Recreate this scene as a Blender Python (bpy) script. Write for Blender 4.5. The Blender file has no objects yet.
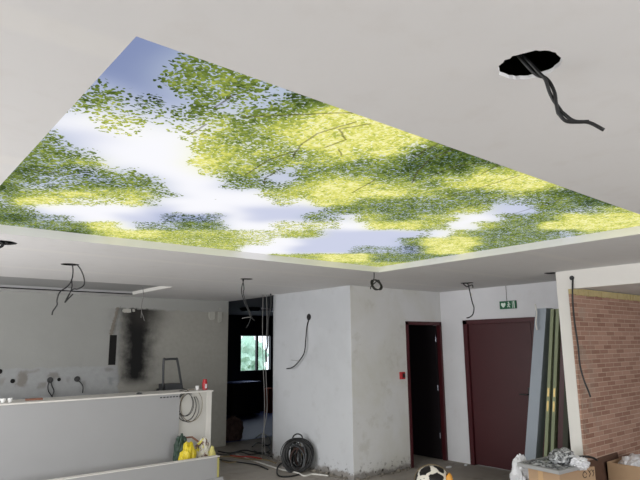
import bpy, bmesh, math, random
import numpy as np
from mathutils import Vector, Matrix, noise
random.seed(7)
C = bpy.context.scene.collection
PI = math.pi
H = 2.51            # ceiling height
EYE = 1.71
# ---------------------------------------------------------------- camera
FPX = 562.023
RX = Vector((0.7729387, -0.6343999, -0.0101242))
RY = Vector((-0.1089899, -0.1484766, 0.9828916))
RZ = Vector((-0.6250495, -0.7586115, -0.1839065))
cam_d = bpy.data.cameras.new('camera'); cam = bpy.data.objects.new('camera', cam_d); C.objects.link(cam)
cam_d.sensor_width = 36; cam_d.lens = FPX*36/640; cam_d.clip_start = .02
cam.matrix_world = Matrix(((RX.x, RY.x, RZ.x, 0), (RX.y, RY.y, RZ.y, 0), (RX.z, RY.z, RZ.z, EYE), (0, 0, 0, 1)))
bpy.context.scene.camera = cam
O = Vector((0, 0, EYE))
def ray(px, py):
    return RX*(px-320) + RY*(240-py) - RZ*FPX
def W(px, py, ax, val):
    d = ray(px, py); return O + d*((val-O[ax])/d[ax])
def WP(px, py, p):                       # on the upright plane through p that faces the viewer
    n = Vector((p[0], p[1], 0)); d = ray(px, py); return O + d*((Vector(p)-O).dot(n)/d.dot(n))

# ---------------------------------------------------------------- materials
def lin(c):
    return tuple(((v/255)/12.92 if v/255 <= .04045 else ((v/255+.055)/1.055)**2.4) for v in c)
class NT:
    def __init__(s, name):
        s.m = bpy.data.materials.new(name); s.m.use_nodes = True; s.t = s.m.node_tree; s.t.nodes.clear()
        s.out = s.n('ShaderNodeOutputMaterial')
    def n(s, typ, **kw):
        nd = s.t.nodes.new(typ)
        for k, v in kw.items():
            if k.startswith('i_'):
                nd.inputs[k[2:].replace('_', ' ')].default_value = v
            else: setattr(nd, k, v)
        return nd
    def l(s, a, b): s.t.links.new(a, b)
    def put(s, sock, v):
        if isinstance(v, bpy.types.NodeSocket): s.l(v, sock)
        elif isinstance(v, (tuple, list)) and len(v) == 3 and sock.type == 'RGBA': sock.default_value = (*v, 1)
        else: sock.default_value = v
    def math(s, op, a, b=None, c=None, clamp=False):
        nd = s.n('ShaderNodeMath', operation=op, use_clamp=clamp)
        s.put(nd.inputs[0], a)
        if b is not None: s.put(nd.inputs[1], b)
        if c is not None: s.put(nd.inputs[2], c)
        return nd.outputs[0]
    def vm(s, op, a, b=None):
        nd = s.n('ShaderNodeVectorMath', operation=op); s.put(nd.inputs[0], a)
        if b is not None: s.put(nd.inputs[3] if op == 'SCALE' else nd.inputs[1], b)
        return nd.outputs['Value'] if op in ('LENGTH', 'DOT_PRODUCT') else nd.outputs[0]
    def mix(s, f, a, b, bt='MIX'):
        nd = s.n('ShaderNodeMix', data_type='RGBA', blend_type=bt)
        s.put(nd.inputs[0], f); s.put(nd.inputs[6], a); s.put(nd.inputs[7], b); return nd.outputs[2]
    def co(s, kind='Object'):
        return s.n('ShaderNodeTexCoord').outputs[kind]
    def pos(s): return s.n('ShaderNodeNewGeometry').outputs['Position']
    def noise(s, vec, scale, detail=4, rough=.55, dist=0.):
        nd = s.n('ShaderNodeTexNoise'); s.put(nd.inputs['Vector'], vec)
        nd.inputs['Scale'].default_value = scale; nd.inputs['Detail'].default_value = detail
        nd.inputs['Roughness'].default_value = rough; nd.inputs['Distortion'].default_value = dist
        return nd.outputs['Fac']
    def ramp(s, f, a, b, smooth=True):       # maps a..b to 0..1
        nd = s.n('ShaderNodeMapRange', interpolation_type='SMOOTHSTEP' if smooth else 'LINEAR')
        s.put(nd.inputs[0], f); s.put(nd.inputs[1], a); s.put(nd.inputs[2], b); return nd.outputs[0]
    def bsdf(s, col, rough=.8, metal=0., bump=None, bd=.002, spec=.5, **kw):
        b = s.n('ShaderNodeBsdfPrincipled'); s.put(b.inputs['Base Color'], col); s.put(b.inputs['Roughness'], rough)
        b.inputs['Metallic'].default_value = metal; b.inputs['Specular IOR Level'].default_value = spec
        for k, v in kw.items(): s.put(b.inputs[k.replace('_', ' ')], v)
        if bump is not None:
            bn = s.n('ShaderNodeBump'); bn.inputs['Strength'].default_value = .6; bn.inputs['Distance'].default_value = bd
            s.l(bump, bn.inputs['Height']); s.l(bn.outputs[0], b.inputs['Normal'])
        s.l(b.outputs[0], s.out.inputs[0]); return s.m
def simple(name, rgb, rough=.7, var=.12, scale=12, metal=0., bd=.001, **kw):
    t = NT(name); f = t.noise(t.co(), scale, 5); c = lin(rgb)
    col = t.mix(f, tuple(v*(1-var) for v in c), tuple(min(1, v*(1+var)) for v in c))
    return t.bsdf(col, rough, metal, bump=f, bd=bd, **kw)
M = {}
def ceiling_mat():
    t = NT('painted_ceiling'); p = t.pos(); a = t.noise(p, .9, 3); b = t.noise(p, 6, 5)
    # wide filler joints between the boards
    s = t.n('ShaderNodeSeparateXYZ'); t.l(p, s.inputs[0])
    jy = t.math('ABSOLUTE', t.math('SUBTRACT', t.math('FRACT', t.math('DIVIDE', t.math('ADD', s.outputs[1], .35), 1.2)), .5))
    jf = t.math('MULTIPLY', t.ramp(jy, .07, .03), .35)
    c = t.mix(a, lin((212, 211, 211)), lin((220, 219, 219)))
    c = t.mix(t.math('MULTIPLY', t.ramp(b, .5, .75), .25), c, lin((203, 199, 195)))
    c = t.mix(jf, c, lin((226, 224, 220)))
    return t.bsdf(c, .85, bump=b, bd=.0015)
M['ceiling'] = ceiling_mat()
def plaster(name, base, alt, dark, amount=.4, floor_dirt=True, yseam=None):
    t = NT(name); p = t.pos(); s = t.n('ShaderNodeSeparateXYZ'); t.l(p, s.inputs[0])
    a = t.noise(p, 1.1, 5, .6, .4); b = t.noise(p, 4.5, 6, .6); f = t.noise(p, 22, 4)
    c = t.mix(t.ramp(a, .35, .65), lin(base), lin(alt))
    c = t.mix(t.math('MULTIPLY', t.ramp(b, .55, .72), amount), c, lin(dark))
    if floor_dirt:
        z = t.math('ADD', s.outputs[2], t.math('MULTIPLY', t.math('SUBTRACT', t.noise(p, 9, 5), .5), .22))
        c = t.mix(t.ramp(z, .10, .03), c, lin((142, 138, 134)))
        sp = t.math('MULTIPLY', t.ramp(f, .56, .66), t.ramp(z, .22, .04))
        c = t.mix(sp, c, lin((60, 54, 48)))
    return t.bsdf(c, .9, bump=b, bd=.003)
M['plaster_front'] = plaster('skimmed_plaster', (192, 194, 197), (199, 201, 204), (178, 179, 180), .35)
M['plaster_side'] = plaster('patchy_plaster', (203, 202, 196), (212, 212, 212), (182, 179, 170), .45)
M['plaster_door'] = plaster('white_plaster', (216, 216, 219), (221, 221, 224), (208, 205, 205), .3, False)
M['white_paint'] = simple('white_paint', (222, 219, 213), .6, .03, 5)
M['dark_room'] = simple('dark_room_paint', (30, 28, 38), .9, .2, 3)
M['dark_room_blue'] = simple('skylit_blue_floor', (44, 56, 112), .6, .15, 3)  # blue puts the window skylight into the floor colour
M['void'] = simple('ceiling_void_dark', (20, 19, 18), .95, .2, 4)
def kitchen_mat():
    t = NT('stripped_kitchen_plaster'); p = t.pos(); s = t.n('ShaderNodeSeparateXYZ'); t.l(p, s.inputs[0])
    x, z = s.outputs[0], s.outputs[2]
    a = t.noise(p, 1.3, 5); w1 = t.math('SUBTRACT', t.noise(p, 6, 6, .65), .5); f = t.noise(p, 14, 5)
    base = t.mix(a, lin((152, 152, 148)), lin((162, 162, 158)))
    xw = t.math('ADD', x, t.math('MULTIPLY', w1, .22)); zw = t.math('ADD', z, t.math('MULTIPLY', w1, .12))
    def box(x0, x1, z0, z1, e=.015):
        m = t.math('MULTIPLY', t.ramp(xw, x0-e, x0+e), t.ramp(xw, x1+e, x1-e))
        return t.math('MULTIPLY', m, t.math('MULTIPLY', t.ramp(zw, z0-e, z0+e), t.ramp(zw, z1+e, z1-e)))
    # bare render where the hood and cupboards hung
    bare = box(3.30, 5.36, -.5, 2.31)
    c = t.mix(bare, base, t.mix(f, lin((146, 144, 136)), lin((162, 160, 153))))
    # tile adhesive zone low on the wall
    zone = t.math('MULTIPLY', t.ramp(zw, 1.44, 1.41), t.ramp(xw, 3.32, 3.28))
    c = t.mix(zone, c, t.mix(f, lin((150, 151, 151)), lin((170, 171, 171))))
    for (x0, x1, z0, z1, col, k) in ((1.86, 1.99, 1.18, 1.38, (120, 112, 102), .9), (2.28, 2.42, 1.26, 1.36, (112, 106, 98), .8), (2.15, 2.25, 1.14, 1.22, (122, 118, 110), .8),
                                     (3.14, 3.22, 1.14, 1.26, (108, 116, 118), .6), (3.08, 3.2, 1.35, 1.4, (110, 106, 98), .7), (1.95, 2.12, 1.37, 1.4, (126, 118, 108), .7),
                                     (2.75, 2.8, 1.15, 1.22, (122, 118, 112), .6), (2.52, 2.56, 1.2, 1.28, (120, 118, 112), .6), (3.34, 3.4, 1.26, 1.32, (118, 114, 104), .7), (1.6, 1.72, 1.22, 1.3, (130, 124, 114), .6)):
        c = t.mix(t.math('MULTIPLY', box(x0, x1, z0, z1, .03), k*.75), c, lin(col))
    # soot
    dx = t.math('DIVIDE', t.math('SUBTRACT', x, t.math('ADD', 3.565, t.math('MULTIPLY', w1, .3))), t.math('ADD', .235, t.math('MULTIPLY', t.math('SUBTRACT', z, 1.3), .08)))
    g = t.math('EXPONENT', t.math('MULTIPLY', t.math('POWER', t.math('ABSOLUTE', dx), 2.4), -1.))
    g = t.math('MULTIPLY', g, t.math('MULTIPLY', t.ramp(z, 1.04, 1.26), t.ramp(zw, 2.34, 2.3)))
    c = t.mix(t.math('MULTIPLY', g, 1.05, clamp=True), c, lin((16, 15, 15)))
    g2 = t.math('MULTIPLY', t.math('MULTIPLY', t.ramp(x, 3.36, 3.6), t.ramp(x, 4.3, 3.7)), t.math('MULTIPLY', t.ramp(z, 1.9, 2.25), t.ramp(zw, 2.32, 2.28)))
    c = t.mix(t.math('MULTIPLY', g2, .55), c, lin((60, 57, 52)))
    return t.bsdf(c, .92, bump=t.math('ADD', f, t.math('MULTIPLY', bare, -.8)), bd=.006)
M['kitchen'] = kitchen_mat()
def floor_mat():
    t = NT('raw_concrete_floor'); p = t.pos(); a = t.noise(p, .8, 6, .6, .5); b = t.noise(p, 9, 6, .7)
    c = t.mix(t.ramp(a, .3, .7), lin((144, 137, 130)), lin((170, 163, 155)))
    c = t.mix(t.math('MULTIPLY', t.ramp(b, .58, .7), .6), c, lin((168, 165, 160)))
    c = t.mix(t.math('MULTIPLY', t.ramp(t.noise(p, 2.7, 5), .58, .7), .5), c, lin((84, 78, 72)))
    return t.bsdf(c, .85, bump=b, bd=.003)
M['floor'] = floor_mat()
def brick_mat():
    t = NT('brick_slips'); p = t.pos(); s = t.n('ShaderNodeSeparateXYZ'); t.l(p, s.inputs[0])
    cb = t.n('ShaderNodeCombineXYZ'); t.l(s.outputs[0], cb.inputs[0]); t.l(s.outputs[2], cb.inputs[1])
    v = t.vm('ADD', cb.outputs[0], t.vm('SCALE', t.n('ShaderNodeCombineXYZ').outputs[0], 0.))
    br = t.n('ShaderNodeTexBrick', offset=.5); t.l(v, br.inputs['Vector'])
    br.inputs['Scale'].default_value = 1; br.inputs['Brick Width'].default_value = .215; br.inputs['Row Height'].default_value = .0525
    br.inputs['Mortar Size'].default_value = .0042; br.inputs['Mortar Smooth'].default_value = .3; br.inputs['Bias'].default_value = -.2
    br.inputs['Color1'].default_value = (*lin((176, 140, 122)), 1); br.inputs['Color2'].default_value = (*lin((120, 78, 62)), 1)
    br.inputs['Mortar'].default_value = (*lin((206, 186, 168)), 1)
    f = t.noise(p, 26, 5); c = t.mix(t.math('MULTIPLY', f, .5), br.outputs['Color'], lin((172, 134, 116)))
    # glue smears and pale blotches by the post
    sm = t.math('MULTIPLY', t.ramp(t.noise(p, 5, 4), .5, .62), t.ramp(s.outputs[0], 6.75, 6.3))
    c = t.mix(t.math('MULTIPLY', sm, .45), c, lin((160, 146, 132)))
    return t.bsdf(c, .85, bump=t.math('MULTIPLY', br.outputs['Fac'], -1.), bd=.006)
M['brick'] = brick_mat()
M['red_wood'] = simple('oxblood_door_paint', (64, 18, 23), .42, .1, 4)
M['red_frame'] = simple('oxblood_frame_paint', (68, 20, 26), .4, .1, 4)
M['black_cable'] = simple('black_cable', (15, 15, 16), .5, .2, 30)
M['grey_cable'] = simple('grey_cable', (108, 106, 104), .5, .15, 30)
M['white_cable'] = simple('white_cable', (214, 212, 206), .5, .08, 30)
M['tan_cable'] = simple('tan_conduit', (128, 112, 84), .5, .2, 30)
M['red_cable'] = simple('red_cable', (170, 52, 40), .5, .15, 30)
M['steel'] = simple('zinc_duct', (170, 172, 186), .35, .1, 8, metal=.7)
M['dark_steel'] = simple('grey_ladder_metal', (66, 68, 70), .45, .15, 8, metal=.3)
M['panel_grey'] = simple('grey_board', (164, 164, 165), .75, .03, 3)
M['bar_white'] = simple('offwhite_board', (206, 204, 198), .7, .04, 5)
M['foam'] = simple('yellow_foam', (204, 196, 122), .9, .12, 30, bd=.004)
M['foam_band'] = simple('mineral_wool_band', (190, 174, 128), .95, .22, 16, bd=.01)
M['green_door'] = simple('sage_green_edge', (134, 142, 112), .6, .08, 8)
M['olive_dark'] = simple('dark_olive_board', (48, 50, 34), .6, .15, 8)
M['brass'] = simple('brass_plate', (206, 180, 120), .3, .1, 20, metal=.7)
M['sheet_grey'] = simple('blue_grey_board', (150, 158, 168), .55, .08, 5)
M['card'] = simple('brown_cardboard', (178, 148, 118), .85, .08, 9)
M['card_dark'] = simple('old_cardboard', (88, 62, 48), .88, .16, 7)
M['ink'] = simple('black_ink', (34, 30, 28), .8, .1, 20)
M['tape'] = simple('parcel_tape', (196, 160, 116), .35, .05, 20)
M['green_sign'] = simple('green_sign_plastic', (16, 96, 62), .4, .05, 20)
M['sign_white'] = simple('sign_white', (226, 240, 230), .4, .03, 20)
M['red_plastic'] = simple('red_plastic', (176, 30, 38), .35, .1, 20)
M['dark_plastic'] = simple('dark_plastic', (34, 33, 34), .4, .15, 20)
M['white_plastic'] = simple('white_plastic', (228, 228, 226), .4, .04, 20)
M['wood'] = simple('reddish_wood', (134, 92, 74), .7, .15, 14)
M['trash_yellow'] = simple('yellow_sack_plastic', (214, 192, 40), .35, .22, 9, bd=.01)
M['trash_white'] = simple('white_sack_plastic', (222, 222, 226), .35, .08, 9, bd=.01)
M['dark_green'] = simple('dark_green_sack', (40, 62, 50), .45, .25, 9, bd=.01)
M['brown_sack'] = simple('brown_sack_fabric', (56, 38, 34), .9, .25, 12)
M['dark_cabinet'] = simple('dark_cabinet_wood', (26, 22, 26), .5, .2, 5)
M['cabinet_top'] = simple('cabinet_top_blue_grey', (96, 108, 150), .25, .08, 5)  # blue-grey holds the window light reflected off the top
M['rust'] = simple('rusty_orange', (150, 70, 40), .7, .2, 9)
M['rubble'] = simple('plaster_rubble', (128, 122, 113), .95, .2, 12)
M['window_frame'] = simple('dark_window_frame', (40, 44, 54), .5, .1, 8)
def spotted():
    t = NT('black_spotted_white_fabric'); p = t.co(); v = t.n('ShaderNodeTexVoronoi', feature='DISTANCE_TO_EDGE'); v.inputs['Scale'].default_value = 7.2
    t.l(t.vm('ADD', p, t.vm('SCALE', t.n('ShaderNodeTexNoise').outputs['Color'], .05)), v.inputs['Vector'])
    c = t.mix(t.ramp(v.outputs['Distance'], .09, .13), lin((232, 226, 214)), lin((22, 18, 18)))
    return t.bsdf(c, .6)
M['spotted'] = spotted()
M['orange'] = simple('orange_trim', (226, 158, 60), .5, .12, 14)
def mixed_sack():
    t = NT('printed_sack_plastic'); p = t.co(); a = t.noise(p, 9, 4, .6, .8); b = t.noise(p, 16, 3, .6)
    c = t.mix(t.ramp(a, .42, .5), lin((104, 74, 66)), lin((206, 202, 190))); c = t.mix(t.ramp(b, .56, .6), c, lin((214, 204, 90)))
    return t.bsdf(c, .45, bump=a, bd=.01)
M['mixed_sack'] = mixed_sack()
def film():
    t = NT('crumpled_clear_film'); p = t.co(); a = t.noise(p, 16, 6, .65, 1.)
    c = t.mix(t.ramp(a, .42, .62), lin((70, 72, 74)), lin((206, 208, 210)))
    return t.bsdf(c, .25, bump=a, bd=.01)
M['film'] = film()
def glass():
    t = NT('window_glass'); g = t.n('ShaderNodeBsdfTransparent'); s = t.n('ShaderNodeBsdfGlossy'); s.inputs['Roughness'].default_value = .02
    m = t.n('ShaderNodeMixShader'); m.inputs[0].default_value = .06; t.l(g.outputs[0], m.inputs[1]); t.l(s.outputs[0], m.inputs[2]); t.l(m.outputs[0], t.out.inputs[0]); return t.m
M['glass'] = glass()
M['leaf'] = simple('garden_foliage', (176, 208, 190), .8, .4, 3)
M['bark'] = simple('tree_bark', (90, 80, 70), .9, .2, 6)
M['lawn'] = simple('garden_ground', (120, 130, 100), .95, .2, 2)

# ---------------------------------------------------------------- mesh helpers
def tag(o, label=None, cat=None, group=None, kind=None):
    if label: o['label'] = label
    if cat: o['category'] = cat
    if group: o['group'] = group
    if kind: o['kind'] = kind
    return o
def obj(name, bm, m, parent=None, smooth=False, loc=None):
    me = bpy.data.meshes.new(name); bmesh.ops.recalc_face_normals(bm, faces=bm.faces) if not getattr(bm, 'keep', False) else None
    bm.to_mesh(me); bm.free(); me.materials.append(M[m] if isinstance(m, str) else m)
    if smooth:
        for p in me.polygons: p.use_smooth = True
    o = bpy.data.objects.new(name, me); C.objects.link(o)
    if loc is not None:                      # geometry was built in world space: move the origin
        me.transform(Matrix.Translation(-Vector(loc))); o.location = loc
    if parent is not None:
        o.parent = parent
        if loc is None: me.transform(Matrix.Translation(-Vector(parent.location)))   # unrotated parents only
        else: o.location = Vector(loc)-Vector(parent.location)
    return o
def thing(name, label, cat, loc, group=None):
    o = bpy.data.objects.new(name, None); C.objects.link(o); o.location = loc; o.empty_display_size = .1
    return tag(o, label, cat, group)
def struct(name, bm, m, smooth=False):
    return tag(obj(name, bm, m, smooth=smooth), kind='structure')
def box(bm, x0, x1, y0, y1, z0, z1, bev=0):
    r = bmesh.ops.create_cube(bm, size=1)
    for v in r['verts']:
        v.co = Vector(((x0+x1)/2+v.co.x*(x1-x0), (y0+y1)/2+v.co.y*(y1-y0), (z0+z1)/2+v.co.z*(z1-z0)))
    if bev:
        es = list({e for v in r['verts'] for e in v.link_edges})
        bmesh.ops.bevel(bm, geom=es, offset=bev, segments=2, affect='EDGES', profile=.5)
    return bm
def BX(*a, bev=0): return box(bmesh.new(), *a, bev=bev)
def hexa(bm, p8):                            # eight corners, bottom four then top four
    v = [bm.verts.new(p) for p in p8]
    for f in ((0, 3, 2, 1), (4, 5, 6, 7), (0, 1, 5, 4), (1, 2, 6, 5), (2, 3, 7, 6), (3, 0, 4, 7)): bm.faces.new([v[i] for i in f])
    return bm
def slab(bm, a, b, c, d, t):                 # quad a,b,c,d thickened along its normal by t
    a, b, c, d = map(Vector, (a, b, c, d)); n = (b-a).cross(d-a).normalized()*t
    return hexa(bm, [a, b, c, d, a+n, b+n, c+n, d+n])
def smooth_path(pts, sub=6):
    pts = [Vector(p) for p in pts]
    if len(pts) < 3: return pts
    P = [pts[0]*2-pts[1]]+pts+[pts[-1]*2-pts[-2]]; out = []
    for i in range(1, len(P)-2):
        for k in range(sub):
            t = k/sub; a, b, c, d = P[i-1], P[i], P[i+1], P[i+2]
            out.append(.5*((2*b)+(-a+c)*t+(2*a-5*b+4*c-d)*t*t+(-a+3*b-3*c+d)*t**3))
    return out+[pts[-1]]
def tube(bm, pts, r, n=7, sub=6, r1=None):
    P = smooth_path(pts, sub) if sub > 1 else [Vector(p) for p in pts]
    rings = []; up = None
    for i, p in enumerate(P):
        t = (P[min(i+1, len(P)-1)]-P[max(i-1, 0)])
        if t.length < 1e-9: t = Vector((0, 0, 1))
        t.normalize()
        if up is None: up = t.orthogonal().normalized()
        up = (up-t*up.dot(t)); up = up.normalized() if up.length > 1e-6 else t.orthogonal().normalized()
        s = t.cross(up); rr = r if r1 is None else r+(r1-r)*i/(len(P)-1)
        rings.append([bm.verts.new(p+(up*math.cos(a)+s*math.sin(a))*rr) for a in [2*PI*k/n for k in range(n)]])
    for a, b in zip(rings, rings[1:]):
        for k in range(n): bm.faces.new((a[k], a[(k+1) % n], b[(k+1) % n], b[k]))
    bm.faces.new(rings[0][::-1]); bm.faces.new(rings[-1]); return bm
def TB(pts, r, n=7, sub=6, r1=None): return tube(bmesh.new(), pts, r, n, sub, r1)
def cyl(bm, p0, p1, r0, r1=None, n=20):
    return tube(bm, [p0, p1], r0, n, 1, r1)
def lathe(bm, c, prof, n=20):
    rings = [[bm.verts.new((c[0]+r*math.cos(2*PI*k/n), c[1]+r*math.sin(2*PI*k/n), c[2]+z)) for k in range(n)] for r, z in prof]
    for a, b in zip(rings, rings[1:]):
        for k in range(n): bm.faces.new((a[k], a[(k+1) % n], b[(k+1) % n], b[k]))
    bm.faces.new(rings[0][::-1]); bm.faces.new(rings[-1]); return bm
def lump(c, r, amp=.25, seed=0, sub=4, freq=3., flat=None):
    bm = bmesh.new(); bmesh.ops.create_icosphere(bm, subdivisions=sub, radius=1)
    off = Vector((seed*3.1, seed*1.7, seed*.9))
    for v in bm.verts:
        d = 1+amp*(noise.fractal(v.co*freq+off, .8, 2., 4))+amp*.5*abs(noise.noise(v.co*freq*2.2+off))
        v.co = Vector((v.co.x*r[0]*d, v.co.y*r[1]*d, v.co.z*r[2]*d))+Vector(c)
        if flat is not None: v.co.z = max(v.co.z, flat)
    return bm
def cable(name, label, pts, r, mat='black_cable', group=None, cat='cable', n=7, sub=6, parts=()):
    bm = TB(pts, r, n, sub); o = obj(name, bm, mat, smooth=True, loc=pts[0])
    tag(o, label, cat, group)
    for i, (nm, p, rr, mt) in enumerate(parts): obj(nm, TB(p, rr, n, sub), mt, parent=o, smooth=True)
    return o
def twist(pts, r, turns, ph=0, sub=10):
    P = smooth_path(pts, sub); out = []; n = len(P)
    for i, p in enumerate(P):
        t = (P[min(i+1, n-1)]-P[max(i-1, 0)]).normalized(); u = t.cross(Vector((.31, .9, .2))).normalized(); v = t.cross(u)
        a = ph+turns*2*PI*i/n; out.append(p+(u*math.cos(a)+v*math.sin(a))*r)
    return out
# map of the printed picture, 84 cells along X and 64 rows along Y: code*100 + run length
ART_RUNS = [
    [4, 701, 410, 302, 614, 311, 505, 605, 505, 313, 508, 606],
    [4, 409, 303, 613, 312, 504, 605, 506, 313, 508, 607],
    [4, 406, 102, 303, 501, 612, 402, 309, 505, 605, 505, 314, 507, 609],
    [4, 407, 101, 401, 302, 502, 610, 901, 402, 308, 505, 608, 502, 313, 508, 610],
    [4, 801, 406, 101, 403, 502, 610, 902, 308, 504, 611, 401, 312, 801, 507, 611],
    [3, 406, 101, 405, 502, 611, 802, 309, 501, 611, 404, 302, 403, 304, 805, 502, 613],
    [4, 401, 801, 403, 102, 403, 503, 612, 801, 309, 502, 608, 503, 411, 807, 614],
    [5, 801, 1, 402, 102, 501, 403, 501, 609, 901, 603, 401, 307, 505, 606, 505, 401, 801, 410, 804, 615],
    [701, 3, 701, 2, 101, 402, 102, 402, 502, 609, 902, 601, 403, 305, 401, 504, 606, 402, 504, 804, 410, 617],
    [701, 801, 1, 704, 101, 402, 503, 401, 504, 608, 406, 303, 403, 504, 603, 405, 501, 807, 408, 618],
    [802, 401, 703, 802, 401, 801, 401, 502, 403, 801, 502, 801, 601, 401, 603, 408, 301, 406, 504, 408, 805, 103, 407, 617],
    [801, 402, 901, 701, 805, 201, 503, 402, 503, 801, 403, 601, 502, 411, 501, 403, 502, 410, 803, 106, 407, 613, 502],
    [403, 901, 805, 901, 202, 503, 801, 503, 802, 401, 504, 410, 503, 402, 501, 412, 108, 409, 610, 503],
    [403, 901, 801, 901, 201, 801, 904, 503, 802, 503, 801, 504, 405, 502, 403, 509, 409, 501, 107, 408, 611, 504],
    [401, 202, 903, 202, 901, 201, 903, 507, 401, 503, 404, 517, 407, 503, 104, 410, 609, 804, 502],
    [802, 201, 904, 203, 902, 506, 403, 502, 101, 403, 505, 602, 503, 602, 504, 407, 507, 101, 201, 411, 607, 807],
    [801, 202, 904, 205, 901, 506, 403, 102, 403, 504, 604, 501, 604, 502, 407, 508, 204, 411, 603, 402, 807],
    [204, 902, 206, 602, 506, 403, 101, 404, 501, 612, 410, 504, 208, 416, 805],
    [204, 101, 208, 601, 501, 601, 505, 402, 102, 403, 612, 412, 502, 209, 501, 416, 804],
    [801, 202, 102, 208, 603, 506, 104, 401, 502, 609, 415, 501, 207, 504, 417, 801, 401],
    [802, 103, 208, 603, 505, 401, 103, 801, 504, 607, 414, 505, 205, 506, 417],
    [402, 102, 210, 603, 502, 404, 101, 803, 503, 606, 502, 412, 507, 206, 505, 416],
    [403, 101, 212, 602, 406, 803, 503, 606, 503, 411, 507, 207, 503, 417],
    [403, 101, 802, 210, 601, 202, 406, 802, 504, 606, 503, 412, 506, 208, 418],
    [404, 802, 214, 801, 405, 505, 607, 415, 507, 205, 419],
    [404, 802, 501, 213, 802, 402, 201, 902, 503, 901, 202, 604, 416, 601, 507, 202, 503, 418],
    [404, 503, 202, 802, 209, 802, 401, 202, 903, 501, 903, 202, 602, 801, 406, 503, 406, 603, 513, 416],
    [404, 504, 202, 804, 207, 801, 204, 906, 202, 102, 802, 404, 201, 504, 404, 605, 505, 203, 505, 415],
    [405, 501, 702, 501, 201, 402, 802, 215, 904, 104, 802, 402, 203, 504, 401, 608, 502, 801, 205, 505, 401, 602, 411],
    [405, 703, 501, 403, 802, 401, 801, 214, 902, 105, 805, 202, 504, 610, 803, 205, 503, 606, 409],
    [405, 704, 406, 801, 214, 108, 401, 804, 202, 502, 201, 609, 103, 803, 204, 501, 608, 408],
    [402, 301, 404, 702, 406, 803, 211, 108, 402, 805, 205, 606, 106, 803, 203, 611, 406],
    [303, 402, 801, 401, 703, 405, 501, 803, 209, 109, 403, 804, 206, 604, 108, 803, 614, 405],
    [303, 401, 803, 407, 502, 803, 208, 111, 403, 802, 902, 206, 602, 110, 801, 614, 406],
    [302, 401, 804, 405, 504, 802, 210, 111, 402, 905, 205, 112, 401, 615, 405],
    [301, 402, 803, 405, 506, 212, 111, 907, 203, 111, 404, 615, 404],
    [403, 802, 405, 506, 801, 212, 110, 909, 201, 112, 406, 614, 403],
    [403, 802, 404, 506, 601, 802, 213, 106, 910, 115, 406, 615, 401],
    [402, 804, 401, 501, 602, 503, 603, 802, 202, 101, 206, 701, 203, 105, 910, 118, 405, 615],
    [401, 301, 804, 502, 602, 502, 902, 603, 802, 102, 205, 702, 204, 103, 201, 909, 501, 119, 404, 703, 612],
    [303, 802, 503, 602, 501, 903, 603, 104, 204, 704, 203, 101, 204, 906, 504, 119, 402, 705, 611],
    [303, 506, 905, 602, 201, 105, 201, 706, 208, 905, 506, 119, 707, 608, 402],
    [302, 401, 505, 907, 203, 104, 708, 208, 903, 507, 117, 803, 707, 606, 403],
    [301, 402, 504, 602, 904, 205, 103, 708, 402, 208, 903, 507, 115, 805, 707, 604, 404],
    [403, 502, 604, 903, 207, 102, 707, 403, 207, 905, 506, 113, 808, 707, 601, 406],
    [403, 501, 605, 902, 207, 103, 706, 405, 204, 907, 505, 113, 810, 706, 407],
    [403, 606, 208, 105, 703, 408, 202, 909, 502, 201, 113, 812, 704, 408],
    [401, 803, 604, 209, 105, 702, 801, 408, 201, 502, 909, 203, 112, 813, 701, 410],
    [804, 603, 210, 106, 803, 406, 504, 908, 205, 112, 812, 411],
    [804, 601, 801, 211, 104, 805, 405, 506, 906, 206, 112, 810, 413],
    [804, 401, 801, 212, 102, 807, 403, 507, 907, 206, 112, 808, 414],
    [803, 403, 801, 203, 801, 207, 101, 201, 807, 401, 510, 906, 207, 112, 806, 415],
    [801, 405, 801, 202, 803, 205, 601, 203, 806, 514, 904, 206, 113, 803, 603, 414],
    [406, 806, 204, 603, 202, 805, 515, 905, 204, 115, 801, 605, 413],
    [406, 301, 805, 203, 604, 202, 803, 602, 516, 904, 205, 113, 608, 412],
    [405, 303, 805, 402, 604, 203, 801, 603, 516, 905, 205, 111, 610, 409, 502],
    [403, 305, 804, 403, 605, 202, 604, 517, 903, 206, 110, 612, 407, 503],
    [402, 306, 803, 405, 611, 517, 901, 208, 107, 501, 614, 404, 505],
    [401, 307, 801, 407, 611, 516, 211, 105, 502, 615, 402, 506],
    [308, 408, 602, 501, 609, 515, 212, 103, 504, 614, 508],
    [307, 409, 301, 503, 607, 517, 211, 101, 507, 612, 509],
    [305, 410, 302, 503, 606, 518, 211, 509, 610, 510],
    [304, 410, 303, 503, 605, 520, 208, 512, 607, 512],
    [303, 409, 306, 503, 602, 523, 206, 514, 605, 513],
]
ART = [''.join('BbwDGgYdmy'[v//100]*(v % 100) for v in row) for row in ART_RUNS]
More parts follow.
